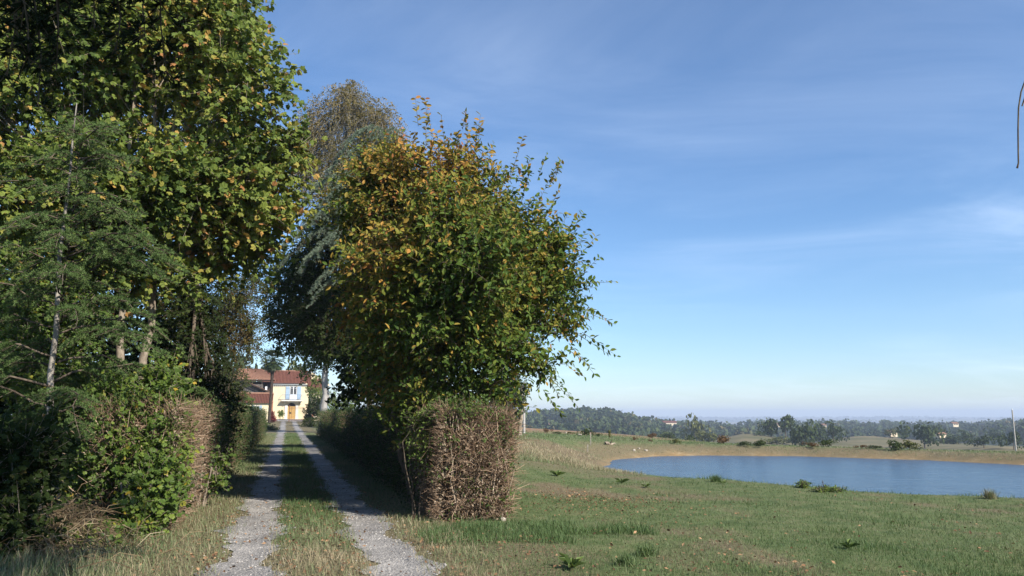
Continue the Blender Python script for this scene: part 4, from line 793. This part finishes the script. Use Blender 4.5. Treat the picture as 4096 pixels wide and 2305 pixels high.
def arch(cx, w, z0, zs, rise, n=10):
    a = np.linspace(0, math.pi, n+1); return [(cx+w/2*math.cos(t), zs+rise*math.sin(t)) for t in a]+[(cx-w/2, z0), (cx+w/2, z0)]
hx = P(290.1, 417, 142); hb = at_ground(hx[0], hx[1])
hs_ = thing('yellow_house', 'yellow two-storey house with blue shutters and balcony at the end of the lane', 'house', tuple(hb), RZ)
MB().box((-4.6, 0, -.5), (3.0, 7, 6.05)).build('wall', M['yellow_wall'], hs_)
mb = MB(); tile_slope(mb, (-5.0, -.45, 6.25), (3.4, -.45, 6.25), (-5.0, 3.6, 8.6), (3.4, 3.6, 8.6)); tile_slope(mb, (3.4, 7.45, 6.25), (-5.0, 7.45, 6.25), (3.4, 3.6, 8.6), (-5.0, 3.6, 8.6)); rf = mb.build('roof', M['tile'], hs_)
mb = MB(); tubes(mb, np.array([[(-5.0, 3.6, 8.63), (-1, 3.6, 8.63), (3.4, 3.6, 8.63)]]), np.array([[.13, .13, .13]]), 8); mb.build('ridge', M['tile_pale'], rf)
MB().prism([(-4.6, 6.05), (-4.6, 6.1), (3.0, 6.1), (3.0, 6.05)], -.42, 7.4).build('soffit', M['white_paint'], hs_)
MB().prism([(0, 6.0), (7, 6.0), (3.6, 8.45)], 2.97, 3.0).build('gable', M['yellow_wall'], hs_).rotation_euler = (0, 0, 0)
cn = MB().box((-4.65, -.14, 5.93), (3.05, -.003, 6.12)).build('cornice', M['white_stone'], hs_)
dm = MB().box((0, -.12, 5.68), (.16, -.004, 5.925)).mesh('cornice_bracket', M['white_stone'])
for i in range(22):
    o = bpy.data.objects.new('cornice_bracket', dm); C.objects.link(o); o.parent = cn; o.location = (-4.5+i*.345, 0, 0)
wn_ = MB().prism(arch(.38, 1.2, 3.35, 5.45, .35), -.06, -.004).build('balcony_window', M['white_paint'], hs_)
for sx in (-1, 1):
    MB().box((.38+sx*.29-.22, -.075, 4.35), (.38+sx*.29+.22, -.064, 5.40)).build('pane', M['glass'], wn_)
    MB().box((.38+sx*.29-.2, -.075, 5.46), (.38+sx*.29+.2, -.064, 5.68)).build('pane', M['glass'], wn_)
    MB().box((.38+sx*.29-.01, -.085, 4.35), (.38+sx*.29+.01, -.077, 5.40)).build('glazing_bar', M['white_paint'], wn_)
    sh = MB().box((.38+sx*.98-.33, -.09, 3.42), (.38+sx*.98+.33, -.02, 5.72)).build('shutter', M['pale_blue'], hs_)
    for z in (3.75, 5.35): MB().box((.38+sx*.98-.31, -.115, z), (.38+sx*.98+.31, -.092, z+.1)).build('batten', M['pale_blue'], sh)
bl = MB().box((-1.6, -1.0, 3.12), (1.95, -.003, 3.3)).build('balcony', M['white_stone'], hs_)
mb = MB(); mb.box((-1.55, -.96, 4.2), (1.9, -.91, 4.26)).box((-1.55, -.95, 3.4), (1.9, -.92, 3.44)).box((-1.55, -.9, 4.2), (-1.51, -.01, 4.25)).box((1.86, -.9, 4.2), (1.9, -.01, 4.25))
mb.build('railing', M['iron_blue'], bl)
bm_ = MB().box((-.014, -.95, 3.3), (.014, -.922, 4.2)).mesh('baluster', M['iron_blue'])
for i in range(24):
    o = bpy.data.objects.new('baluster', bm_); C.objects.link(o); o.parent = bl; o.location = (-1.5+i*.147, 0, 0)
for sx in (-1, 1): MB().prism([(.17+sx*1.35, 3.11), (.17+sx*1.35+.2, 3.11), (.17+sx*1.35+.2, 2.6)], -.6, -.004).build('balcony_bracket', M['white_stone'], bl)
dr_ = MB().prism(arch(.2, 1.3, 0, 2.2, .62), -.05, -.004).build('door', M['black'], hs_)
for sx in (-1, 1): MB().box((.2+sx*.325-.31, -.085, .02), (.2+sx*.325+.31, -.054, 2.22)).build('door_leaf', M['ochre_wood'], dr_)
for sx in (-1, 1): MB().box((.2+sx*.92-.24, -.12, -.3), (.2+sx*.92+.24, -.005, 2.45)).build('pilaster', M['white_stone'], hs_)
MB().box((-1.05, -.16, 2.86), (1.45, -.125, 3.1)).build('lintel', M['white_stone'], hs_)
MB().box((-1.5, -1.2, -.4), (1.9, -.13, .02)).build('doorstep', M['white_stone'], hs_)
# left barn with low tiled annex
ax_ = P(258, 422, 118); ab = at_ground(ax_[0], ax_[1]); bn = thing('tiled_barn', 'old barn with open loft and low red-tiled annex left of the yellow house', 'barn', tuple(ab), RZ)
MB().box((-5.2, 0, -.6), (1.75, 4.0, 2.78)).build('annex_wall', M['yellow_wall'], bn)
mb = MB(); tile_slope(mb, (-5.6, -.35, 2.72), (1.95, -.35, 2.72), (-5.6, 3.2, 4.15), (1.95, 3.2, 4.15), .22, .055, 8); mb.build('annex_roof', M['tile'], bn)
mb = MB(); tubes(mb, np.array([[(-5.6, 3.2, 4.22), (-2, 3.2, 4.22), (1.95, 3.2, 4.22)]]), np.array([[.14]*3]), 8); mb.build('annex_ridge', M['tile_pale'], bn)
w_ = MB().box((-.62, -.05, 1.2), (.1, -.004, 2.35)).build('annex_window', M['white_paint'], bn)
for k in (0, 1): MB().box((-.56+k*.33, -.062, 1.28), (-.29+k*.33, -.053, 2.28)).build('pane', M['glass'], w_)
MB().box((.12, -.07, 1.18), (.47, -.02, 2.37)).build('shutter', M['pale_blue'], bn); MB().box((-.99, -.07, 1.18), (-.64, -.02, 2.37)).build('shutter', M['pale_blue'], bn)
MB().box((-3.6, -.06, .2), (-2.7, -.004, 2.3)).build('annex_door', M['pale_blue'], bn)
MB().box((-6.0, 4.2, -.5), (.3, 9.5, 5.6)).build('barn_wall', M['grey_wood'], bn)
for i in range(22): MB().box((-6.0+i*.285, 4.13, 3.6), (-6.0+i*.285+.2, 4.195, 5.4)).build('plank', M['grey_wood'], bn)
# sloping lean-to roof edge
mb = MB(); tile_slope(mb, (1.9, 9.4, 4.25), (1.9, 3.5, 4.25), (-2.4, 9.4, 6.15), (-2.4, 3.5, 6.15), .24, .05, 8); mb.build('leanto_roof', M['tile_pale'], bn)
mb = MB(); mb.prism([(1.95, 4.02), (1.95, 4.2), (-2.4, 6.1), (-2.4, 5.92)], 3.42, 3.5); mb.build('verge_board', M['dark_wood'], bn)
mb = MB(); tile_slope(mb, (-4.5, 4.6, 6.35), (2.0, 4.6, 6.35), (-3.5, 8.4, 8.2), (-.2, 8.4, 8.2), .24, .05, 8); tile_slope(mb, (2.0, 4.6, 6.35), (2.0, 12, 6.35), (-.2, 8.4, 8.2), (-.2, 8.6, 8.2), .24, .05, 8); mb.build('upper_roof', M['tile_pale'], bn)
MB().box((-4.3, 4.75, 6.1), (1.85, 4.95, 6.3)).build('eaves_beam', M['dark_wood'], bn)
MB().box((-4.2, 9.6, 3), (1.7, 12, 6.2)).build('loft_back_wall', M['dark_wood'], bn)
for x_ in (-2.6, -1.3, .1, 1.45): MB().box((x_, 4.8, 4.2), (x_+.14, 4.94, 6.1)).build('loft_post', M['dark_wood'], bn)
MB().box((.65, 4.62, 4.75), (.95, 4.74, 5.3)).build('white_board', M['white_paint'], bn)
# boundary wall pier with rusty drain
MB().box((1.76, -.1, -.5), (2.0, .15, 3.1)).build('brick_corner', M['brick'], bn)
# pink-cream house at the right, mostly behind leaves
rx_ = P(319, 421, 128); rb = at_ground(rx_[0], rx_[1]); rh = thing('cream_outbuilding', 'cream outbuilding half hidden behind branches right of the yellow house', 'house', tuple(rb), RZ)
MB().box((-1.3, 0, -.5), (1.0, 6, 5.1)).build('wall', M['cream_wall'], rh); mb = MB(); tile_slope(mb, (-1.9, -.5, 5.0), (1.2, -.5, 5.0), (-1.9, 3, 6.7), (1.2, 3, 6.7)); tile_slope(mb, (1.2, 6.5, 5.0), (-1.9, 6.5, 5.0), (1.2, 3, 6.7), (-1.9, 3, 6.7)); mb.build('roof', M['tile'], rh)
MB().box((-1.8, -.45, 4.8), (1.1, -.3, 4.95)).build('eaves_board', M['dark_wood'], rh)
w_ = MB().box((-.6, -.05, 1.2), (.3, -.004, 2.6)).build('window', M['white_paint'], rh); MB().box((-.53, -.062, 1.27), (.23, -.053, 2.53)).build('pane', M['glass'], w_)
# iron gate and fence across the lane
gx, gy = track_xy(127.0, 0); gb_ = np.array([gx, gy, hz(gx, gy)]); gt = thing('iron_gate', 'rusty iron-barred gate and railing in front of the yellow house', 'gate', tuple(gb_), RZ)
MB().box((-.06, -.05, -.3), (.06, .05, 2.5)).build('gate_post', M['rust'], gt); MB().box((3.3, -.15, -.3), (3.6, .15, 2.5)).build('gate_pier', M['brick'], gt); MB().box((-2.75, -.15, -.3), (-2.45, .15, 2.6)).build('gate_pier', M['brick'], gt)
for z in (.25, 2.0): MB().box((.06, -.02, z), (3.3, .02, z+.05)).build('rail', M['rust'], gt)
bb = MB().box((-.016, -.016, .05), (.016, .016, 2.3)).mesh('bar', M['rust'])
for i in range(20):
    o = bpy.data.objects.new('bar', bb); C.objects.link(o); o.parent = gt; o.location = (.2+i*.158, 0, 0)
MB().box((.02, -.06, 1.15), (.26, -.03, 1.4)).build('lock_box', M['black'], gt)

# fan palm before the house
pp = P(269, 424, 108); pb0 = at_ground(pp[0], pp[1]); pl = thing('fan_palm', 'tall fan palm with a dark slim trunk before the yellow house', 'palm tree', tuple(pb0)); mb = MB()
u = np.linspace(0, 1, 14); tubes(mb, np.stack([.15*u, 0*u, -.2+8.6*u], -1)[None], (.2+.08*np.clip((u-.75)*4, 0, 1)+.015*np.sin(u*90))[None], 9); mb.build('trunk', M['dark_wood'], pl, smooth=True)
mb = MB(); c = np.array([.15, 0, 8.5])
for k in range(70):
    a = k*2.4; el = math.tan(1.2-2.2*(k/70)); d = unit(np.array([math.cos(a), math.sin(a), el])); L = rng.uniform(1.0, 1.35); tip = c+d*L; sd_ = unit(np.cross(d, [0, 0, 1])); n_ = np.cross(sd_, d)
    tubes(mb, np.array([[c, c+d*L*.5+[0, 0, .06], tip]]), np.array([[.025, .02, .015]]), 3, .3)
    fa = np.linspace(-1.25, 1.25, 15); dirs = d*np.cos(fa)[:, None]+sd_*np.sin(fa)[:, None]; dirs[:, 2] -= .25
    V = []
    scatter(mb, [(-.045,0,0),(.045,0,0),(.06,.5,.02),(-.06,.5,.02),(0,1,-.12)], BT, np.repeat(tip[None], 15, 0), dirs, np.repeat(n_[None], 15, 0), .85*rng.uniform(.8, 1.1, 15), rng.uniform(0, 1))
mb.build('fronds', M['palm_leaf'], pl); mb = MB()
a = rng.uniform(0, 6.28, 220); scatter(mb, [(-.05,0,0),(.05,0,0),(.07,.5,.02),(-.07,.5,.02),(0,1,-.12)], BT, c+np.stack([.22*np.cos(a), .22*np.sin(a), rng.uniform(-1.2, -.1, 220)], -1), np.stack([.45*np.cos(a), .45*np.sin(a), -np.ones(220)], -1), np.stack([np.cos(a), np.sin(a), .3+0*a], -1), rng.uniform(.4, .8, 220), rng.uniform(.1, .6, 220)); mb.build('dead_fronds', M['straw'], pl)
def gshrub(name, label, px, py, d, lobes, dens, size, lm, ti=.5, group=None):
    b = P(px, py, d); return broadleaf(name, label, at_ground(b[0], b[1]), lobes, dens, SMALL, lm, 'bark', .04, .4, size, (.3, .7), 9, .1, .3, lambda p: ti+.2*noise3(p, .9), 3, .4, 0, group, 'shrub')
LS = 'shrubs along the lane before the house'
gshrub('laurel_shrub', 'bright green laurel bush on the left of the lane before the annex', 251, 430, 82, [lobe(250,418,82,13,12), lobe(247,405,82,8,9), lobe(258,425,81,10,8), lobe(240,424,82,8,9)], 420, .2, 'bush_leaf', .35, LS)
gshrub('dark_shrub', 'low dark clipped bush at the foot of the fan palm', 270, 432, 78, [lobe(270,430,78,9,4), lobe(262,430,78,8,4)], 220, .16, 'hedge_leaf', .3, LS)
gshrub('red_shrub', 'dark red shrub against the annex wall beside the palm', 272.5, 422, 114, [lobe(272,417,114,3.0,5), lobe(273.5,419.5,114,2.6,3)], 160, .15, 'red_leaf', .5, LS)
gshrub('potted_shrub', 'green shrub against the yellow house front left of the door', 281, 418, 138, [lobe(281,413.5,138,2.6,3)], 110, .16, 'bush_leaf', .4, LS)
gshrub('tall_shrub', 'dark leafy shrub right of the lane beside the iron gate', 311, 424, 100, [lobe(311,414,100,8,12), lobe(316,405,99,8,10), lobe(309,424,96,8,6)], 420, .2, 'dark_leaf', .5, LS)
gshrub('tall_shrub', 'broad sunlit shrub behind the grey trunk right of the lane', 338, 424, 90, [lobe(340,410,90,12,12), lobe(350,402,90,10,12), lobe(333,400,92,6,10)], 380, .2, 'bush_leaf', .55, LS)
gshrub('hanging_shrub', 'pale leaved branches in front of the cream outbuilding', 317, 418, 112, [lobe(318,395,112,7,9), lobe(310,390,112,5,5), lobe(316,380,112,6,5)], 220, .2, 'bush_leaf', .5, LS)
gshrub('tall_shrub', 'dark leafy shrub left of the lane at the far end of the left hedge', 236, 430, 62, [lobe(232,400,62,10,22), lobe(238,385,62,12,16), lobe(228,370,62,14,20)], 520, .16, 'dark_leaf', .8, LS)

# ------------------------------------------------------------------ far trees: prototypes copied as individuals
def crown_proto(seed, n=420, brown=False):
    g = np.random.default_rng(seed); lob = [(np.array([g.normal()*.28, g.normal()*.28, .52+g.uniform(-.3, .2)]), g.uniform(.24, .36)) for _ in range(8)]
    pos, nm, ti = [], [], []
    for c, r in lob:
        m = n//8; u = unit(g.normal(size=(m, 3))); q = g.uniform(.55, 1.05, m)**.7; p = c+u*(r*q)[:, None]; p[:, 2] = np.maximum(p[:, 2], .04); pos.append(p); nm.append(u+g.normal(size=(m, 3))*.5); ti.append(.45+g.normal(size=m)*.18)
    pos = np.concatenate(pos); nm = np.concatenate(nm); ti = np.clip(np.concatenate(ti), 0, 1); return pos, nm, ti, g.uniform(.07, .13, len(pos)), g.normal(size=(len(pos), 3))
PR = [crown_proto(s_) for s_ in (1, 2, 3, 4, 5)]
def crown_mesh(pr, mname):
    mb = MB(); scatter(mb, CLUMP_V, CLUMP_F, pr[0], pr[4], pr[1], pr[3], pr[2]); return mb.mesh('crown', M[mname])
CM = {(i, mn): crown_mesh(PR[i], mn) for i in range(5) for mn in ('far_leaf', 'far_brown', 'far_yellow')}
_mb = MB(); tubes(_mb, np.array([[(0, 0, -.05), (.01, 0, .2), (0, .01, .55)]]), np.array([[.035, .026, .012]]), 6); TRUNK = _mb.mesh('trunk', M['bark'])
nfar = [0]
def far_tree(name, label, px, py, hpx, wpx, mname='far_leaf', group=None, d=None, cat='tree', proto=None):
    """tree standing where pixel (px,py) meets the ground (or at depth d), hpx tall and wpx wide"""
    if d is None: g = hit(px, py, 20)
    else: q = P(px, py, d); g = at_ground(q[0], q[1]); 
    k = g[1]/F*ct; hh = hpx*k+(0 if d is None else (P(px, py, d)[2]-g[2]))
    t = thing(name, label, cat, tuple(g), rng.uniform(0, 6.28), group); ww = wpx*k/1.15
    t.scale = (ww, ww, hh/1.02)
    i = proto if proto is not None else nfar[0] % 5; nfar[0] += 1
    for nm_, me in (('crown', CM[(i, mname)]), ('trunk', TRUNK)):
        o = bpy.data.objects.new(nm_, me); C.objects.link(o); o.parent = t
    return t
G1 = 'trees behind the yellow house'
for px, top, d, w, mn, lb in [(222,338,168,40,'far_leaf','tall dark tree behind the barn at the far left of the house'),(246,346,172,34,'far_leaf','rounded green tree rising behind the barn roof'),
        (268,352,178,32,'far_leaf','dark tree directly behind the fan palm crown'),(290,360,185,26,'far_yellow','pale loose-leaved tree behind the yellow house roof'),(312,372,170,22,'far_leaf','small conical dark tree behind the right end of the house roof')]:
    far_tree('background_tree', lb, px, 412, 412-top, w, mn, G1, d)
G2 = 'bushes scattered on the far meadow'
for px, py, h, w, mn, lb in [(546.5,432.6,5,7,'far_brown','brown dry bush on the meadow edge left of the round green bush'),(587,436.2,8.5,13,'far_leaf','round green bush on the far meadow, largest there'),(598.7,437,4.5,4.5,'far_leaf','small dark bush just right of the round green bush'),
        (570,434.2,2.5,7,'far_yellow','low green bush left of the round green bush'),(557,434.4,3,8,'far_leaf','low spreading bush beside the brown one on the meadow'),(634.5,440.3,4.2,4.5,'far_brown','reddish-brown small bush on the meadow above the log'),(676,444.2,6,8,'far_yellow','yellow-green bush on the pond berm, left of the middle'),
        (650,442,3,4,'far_brown','tiny brown bush between the log and the yellow-green bush')]:
    far_tree('meadow_bush', lb, px, py, h, w, mn, G2, cat='bush')
g = hit(609.5, 438.5); yu = thing('spiky_sapling', 'upright spiky sapling on the far meadow right of the bushes', 'plant', tuple(g)); k = g[1]/F; mb = MB(); n = 60
a = rng.uniform(0, 6.28, n); zz_ = rng.uniform(.1, 1, n)*6.5*k; scatter(mb, [(-.06,0,0),(.06,0,0),(.07,.5,.02),(-.07,.5,.02),(0,1,-.1)], BT, np.stack([0*a, 0*a, zz_*.8], -1), np.stack([.5*np.cos(a), .5*np.sin(a), .9+0*a], -1), np.stack([np.cos(a), np.sin(a), -.4+0*a], -1), .32, rng.uniform(.3, 1, n)); mb.build('leaves', M['far_yellow'], yu); mb = MB(); tubes(mb, np.array([[(0, 0, -.1), (0, 0, 3*k), (0, 0, 6*k)]]), np.array([[.04, .03, .01]]), 5); mb.build('stem', M['bark'], yu)
G3 = 'trees and bushes in the valley beyond the pond'
VT = [  # px, base py, height px, width px, distance, material, label
 (665,437,7,14,200,'far_leaf','dark olive bush at the end of the brown field'),(652,438,5,9,210,'far_brown','brown bush left of the olive bush by the field'),(690,440,8,14,180,'far_leaf','dark bush behind the pond berm, right of the field'),
 (695,436,22,18,330,'far_yellow','tall pale half-bare tree standing above the valley bushes'),(724,444,9,14,150,'far_brown','reddish bush at the foot of the bare hillside'),(738,444,6,14,150,'far_leaf','low dark bush right of the reddish one'),
 (708,438,9,16,260,'far_yellow','grey-green bush left of the hillside field'),(676,432,8,18,300,'far_leaf','dark green tree left of the tall pale tree'),(760,436,5,10,260,'far_leaf','small dark bush on the hillside field'),
 (771,437,20,18,230,'far_leaf','dark round oak at the left edge of the big valley clump'),(786,440,24,22,225,'far_leaf','tall oak in the middle of the big valley clump'),(802,441,21,20,228,'far_leaf','broad oak right of the tallest in the valley clump'),
 (818,442,20,19,232,'far_leaf','oak in the right half of the valley clump'),(834,443,22,18,236,'far_leaf','dark oak at the right end of the valley clump'),(777,445,9,18,190,'far_yellow','pale green bush before the valley clump'),(795,446,8,20,190,'far_leaf','dark low bush before the tallest valley oak'),(826,447,8,16,190,'far_leaf','green bush at the right foot of the valley clump'),
 (760,446,6,16,140,'far_leaf','long dark hedge bush on the berm left of the clump'),(745,446,5,12,140,'far_leaf','dark hedge bush near the reddish bush'),(812,447,5,12,140,'far_brown','reddish-brown bush on the berm under the valley clump'),
 (862,449,4,9,140,'far_brown','brown bush on the berm right of the valley clump'),(876,449,4,10,140,'far_leaf','dark bush on the berm below the green hillside'),
 (896,450,11,16,160,'far_leaf','dark bush on the berm, left of the big isolated tree'),(910,450,10,14,165,'far_yellow','yellow-green bush under the big isolated tree'),(925,448,27,26,230,'far_leaf','big isolated rounded tree in the valley'),(906,438,9,9,330,'far_leaf','small dark tree left of the big isolated tree'),(890,437,9,10,340,'far_yellow','pale tree above the white cottage'),
 (950,444,10,22,270,'far_leaf','dark hedge-like tree right of the big isolated tree'),(966,442,12,14,330,'far_leaf','dark tree on the slope, second right of the isolated tree'),(984,448,14,16,150,'far_leaf','dark oak on the berm left of the right-hand pole'),(1014,450,18,16,150,'far_leaf','dark tree behind the right-hand pole'),(998,436,13,16,420,'far_leaf','dark tree high on the right slope'),(1022,425,18,22,500,'far_leaf','dark tree at the right picture edge above the slope'),
 (955,450,5,12,150,'far_brown','low brown bush on the berm under the right slope'),(935,450,5,10,150,'far_leaf','low dark bush on the berm right of the isolated tree'),(940,436,11,14,360,'far_leaf','tree behind the isolated one on the right')]
for px, py, h, w, d, mn, lb in VT:
    q = hit(px, py, 50)
    if q[1] > 1.5*d: q = P(px, py, d)
    d = q[1]; gz = hz(q[0], q[1]); k = d/F*ct
    t = thing('valley_tree' if h > 9 else 'valley_bush', lb, 'tree' if h > 9 else 'bush', (q[0], q[1], gz), rng.uniform(0, 6.28), G3); ww = w*k/1.15; topz = P(px, py-h, d)[2]
    t.scale = (ww*1.1, ww*1.1, min(max(topz-gz, h*k*.8), 1.5*h*k)/.95); i = nfar[0] % 5; nfar[0] += 1
    for nm_, me in (('crown', CM[(i, mn)]), ('trunk', TRUNK)):
        o = bpy.data.objects.new(nm_, me); C.objects.link(o); o.parent = t
# far woods: one mass per wood
def woods(name, label, cells, hgt, mn='far_leaf', wid=1.0):
    mb = MB(); N = len(cells); lo = [0, 140, 280]
    for i in range(N):
        x, y = cells[i]; z = hz(x, y); pr = PR[i % 5]; sub = rng.integers(0, 420//8*8, 26 if y > 1500 else 56); hh = hgt*rng.uniform(.7, 1.15); ww = hh*wid*rng.uniform(.75, 1.05)
        a = rng.uniform(0, 6.28); ca_, sa_ = math.cos(a), math.sin(a); p = pr[0][sub]*[ww, ww, hh]; p = np.stack([p[:, 0]*ca_-p[:, 1]*sa_, p[:, 0]*sa_+p[:, 1]*ca_, p[:, 2]], -1)
        scatter(mb, CLUMP_V, CLUMP_F, p+[x, y, z-.8], pr[4][sub], pr[1][sub], pr[3][sub]*hh*(2.8 if y > 1500 else 2.2), np.clip(pr[2][sub]+rng.normal()*.16+(.4 if rng.uniform() < .06 else 0), 0, 1))
    return tag(mb.build(name, M[mn]), label, 'woodland', kind='stuff')
def cells(px0, px1, d0, d1, n):
    d = np.sqrt(rng.uniform(d0**2, d1**2, n)); px = rng.uniform(px0, px1, n); return np.stack([(px-512)/(F*ct)*d, d], -1)
c = cells(470, 672, 430, 800, 620); px_ = 512+F*ct*c[:, 0]/c[:, 1]; c = c[~((np.abs(px_-550) < 11) & (c[:, 1] > 560) & (c[:, 1] < 650))]
woods('wooded_hill_forest', 'dark oak wood covering the hill behind the brown field', c, 11)
woods('valley_forest', 'dark mixed woods along the valley floor in the middle distance', np.concatenate([cells(655, 760, 520, 900, 200), cells(740, 860, 620, 1000, 200)]), 12)
c = cells(830, 1075, 560, 1050, 560); woods('ridge_forest', 'long dark wooded ridge on the right beyond the valley', c, 10)
c = cells(480, 1100, 1900, 5600, 1500); c = c[noise3(np.c_[c, 0*c[:, 0]], 420) < .15]; woods('distant_forest', 'faint blue woods on the far hills along the horizon', c, 14, wid=2.2)

# ------------------------------------------------------------------ far houses
def far_house(label, px, py, d, w, h, dep, wall, roof, win=2, rz=0.2):
    q = hit(px, py, 150)
    if q[1] > 1.4*d or q[1] < .6*d: q = P(px, py, d)
    gz = q[2]; t = thing('country_house', label, 'house', (q[0], q[1], gz), rz, 'houses in the far countryside')
    w *= .6; h *= .65; dep *= .65
    MB().box((-w/2, 0, -.8), (w/2, dep, h)).build('wall', M[wall], t)
    mb = MB(); o_ = .4; rh_ = dep*.22; tile_slope(mb, (-w/2-o_, -o_, h-.1), (w/2+o_, -o_, h-.1), (-w/2-o_, dep/2, h+rh_), (w/2+o_, dep/2, h+rh_), .5, .05, 3); tile_slope(mb, (w/2+o_, dep+o_, h-.1), (-w/2-o_, dep+o_, h-.1), (w/2+o_, dep/2, h+rh_), (-w/2-o_, dep/2, h+rh_), .5, .05, 3); mb.prism([(0, 0), (1, 0), (.5, .01)], 0, .01); mb.build('roof', M[roof], t)
    for i in range(win):
        x_ = -w/2+w*(i+.7)/(win+.4); MB().box((x_-.5, -.06, h*.35), (x_+.5, -.01, h*.75)).build('window', M['glass'], t)
far_house('pink house with red roof on the valley side left of the tall pale tree', 670.5, 428.0, 640, 18, 6.5, 10, 'cream_wall', 'tile', 3)
far_house('small white cottage below the wooded ridge', 894, 435.2, 350, 5.5, 2.2, 5, 'cream_wall', 'tile_pale', 1)
far_house('cream house with orange roof on the wooded ridge', 956, 425.8, 560, 7, 2.6, 6, 'cream_wall', 'tile_pale', 2)
far_house('pale house beside the big isolated tree', 943, 436.5, 330, 5, 1.6, 5, 'cream_wall', 'tile_pale', 1)
far_house('white house above the valley clump', 824, 427.0, 620, 7, 2.5, 6, 'cream_wall', 'tile_pale', 2)
far_house('orange-roofed house at the left top of the valley clump', 780, 426, 640, 7, 2.2, 6, 'cream_wall', 'tile', 2)

# ------------------------------------------------------------------ utility poles
def pole(label, px, py, toppy, d, r, cross, toppx=None):
    q = P(px, py, d); g = at_ground(q[0], q[1]); hh = P(px, toppy, d)[2]-g[2]; t = thing('utility_pole', label, 'pole', tuple(g), 0, 'utility poles'); mb = MB()
    tubes(mb, np.array([[(0, 0, -.3), (0, 0, hh*.5), (0, 0, hh)]]), np.array([[r, r*.85, r*.7]]), 8); mb.build('pole_shaft', M['concrete'], t, smooth=True)
    if cross: MB().box((-.55, -.05, hh-.35), (.55, .05, hh-.22)).build('crossarm', M['post'], t)
    for s_ in (-.45, 0, .45) if cross else (0,):
        mb = MB(); tubes(mb, np.array([[(s_, 0, hh-.22 if cross else hh), (s_, 0, hh-.02 if cross else hh+.15)]]), np.array([[.04, .03]]), 6); mb.build('insulator', M['white_paint'], t)
    return g+np.array([0, 0, hh])
pa = pole('pale concrete utility pole beside the leafy tree right of the hedge', 524, 431.5, 383, 72, .13, False)
pc = pole('tall thin utility pole standing behind the berm at the right edge', 1016, 450, 410, 75, .08, False)
pole('short white post on the berm below the isolated tree', 895, 448.3, 443.5, 62, .05, False)

# ------------------------------------------------------------------ the air
mb = MB().box((-7200, -7200, -75), (7200, 7200, 45)); m, n, out = mat('haze_air')
pv = nd(n, 'ShaderNodeVolumePrincipled'); pv.inputs['Color'].default_value = (.70, .81, 1.0, 1); pv.inputs['Density'].default_value = 0.00032; pv.inputs['Anisotropy'].default_value = 0.0
n.links.new(pv.outputs[0], out.inputs['Volume']); hzb = mb.build('haze', m); tag(hzb, 'thin bluish haze veiling the far hills', 'haze', kind='stuff')
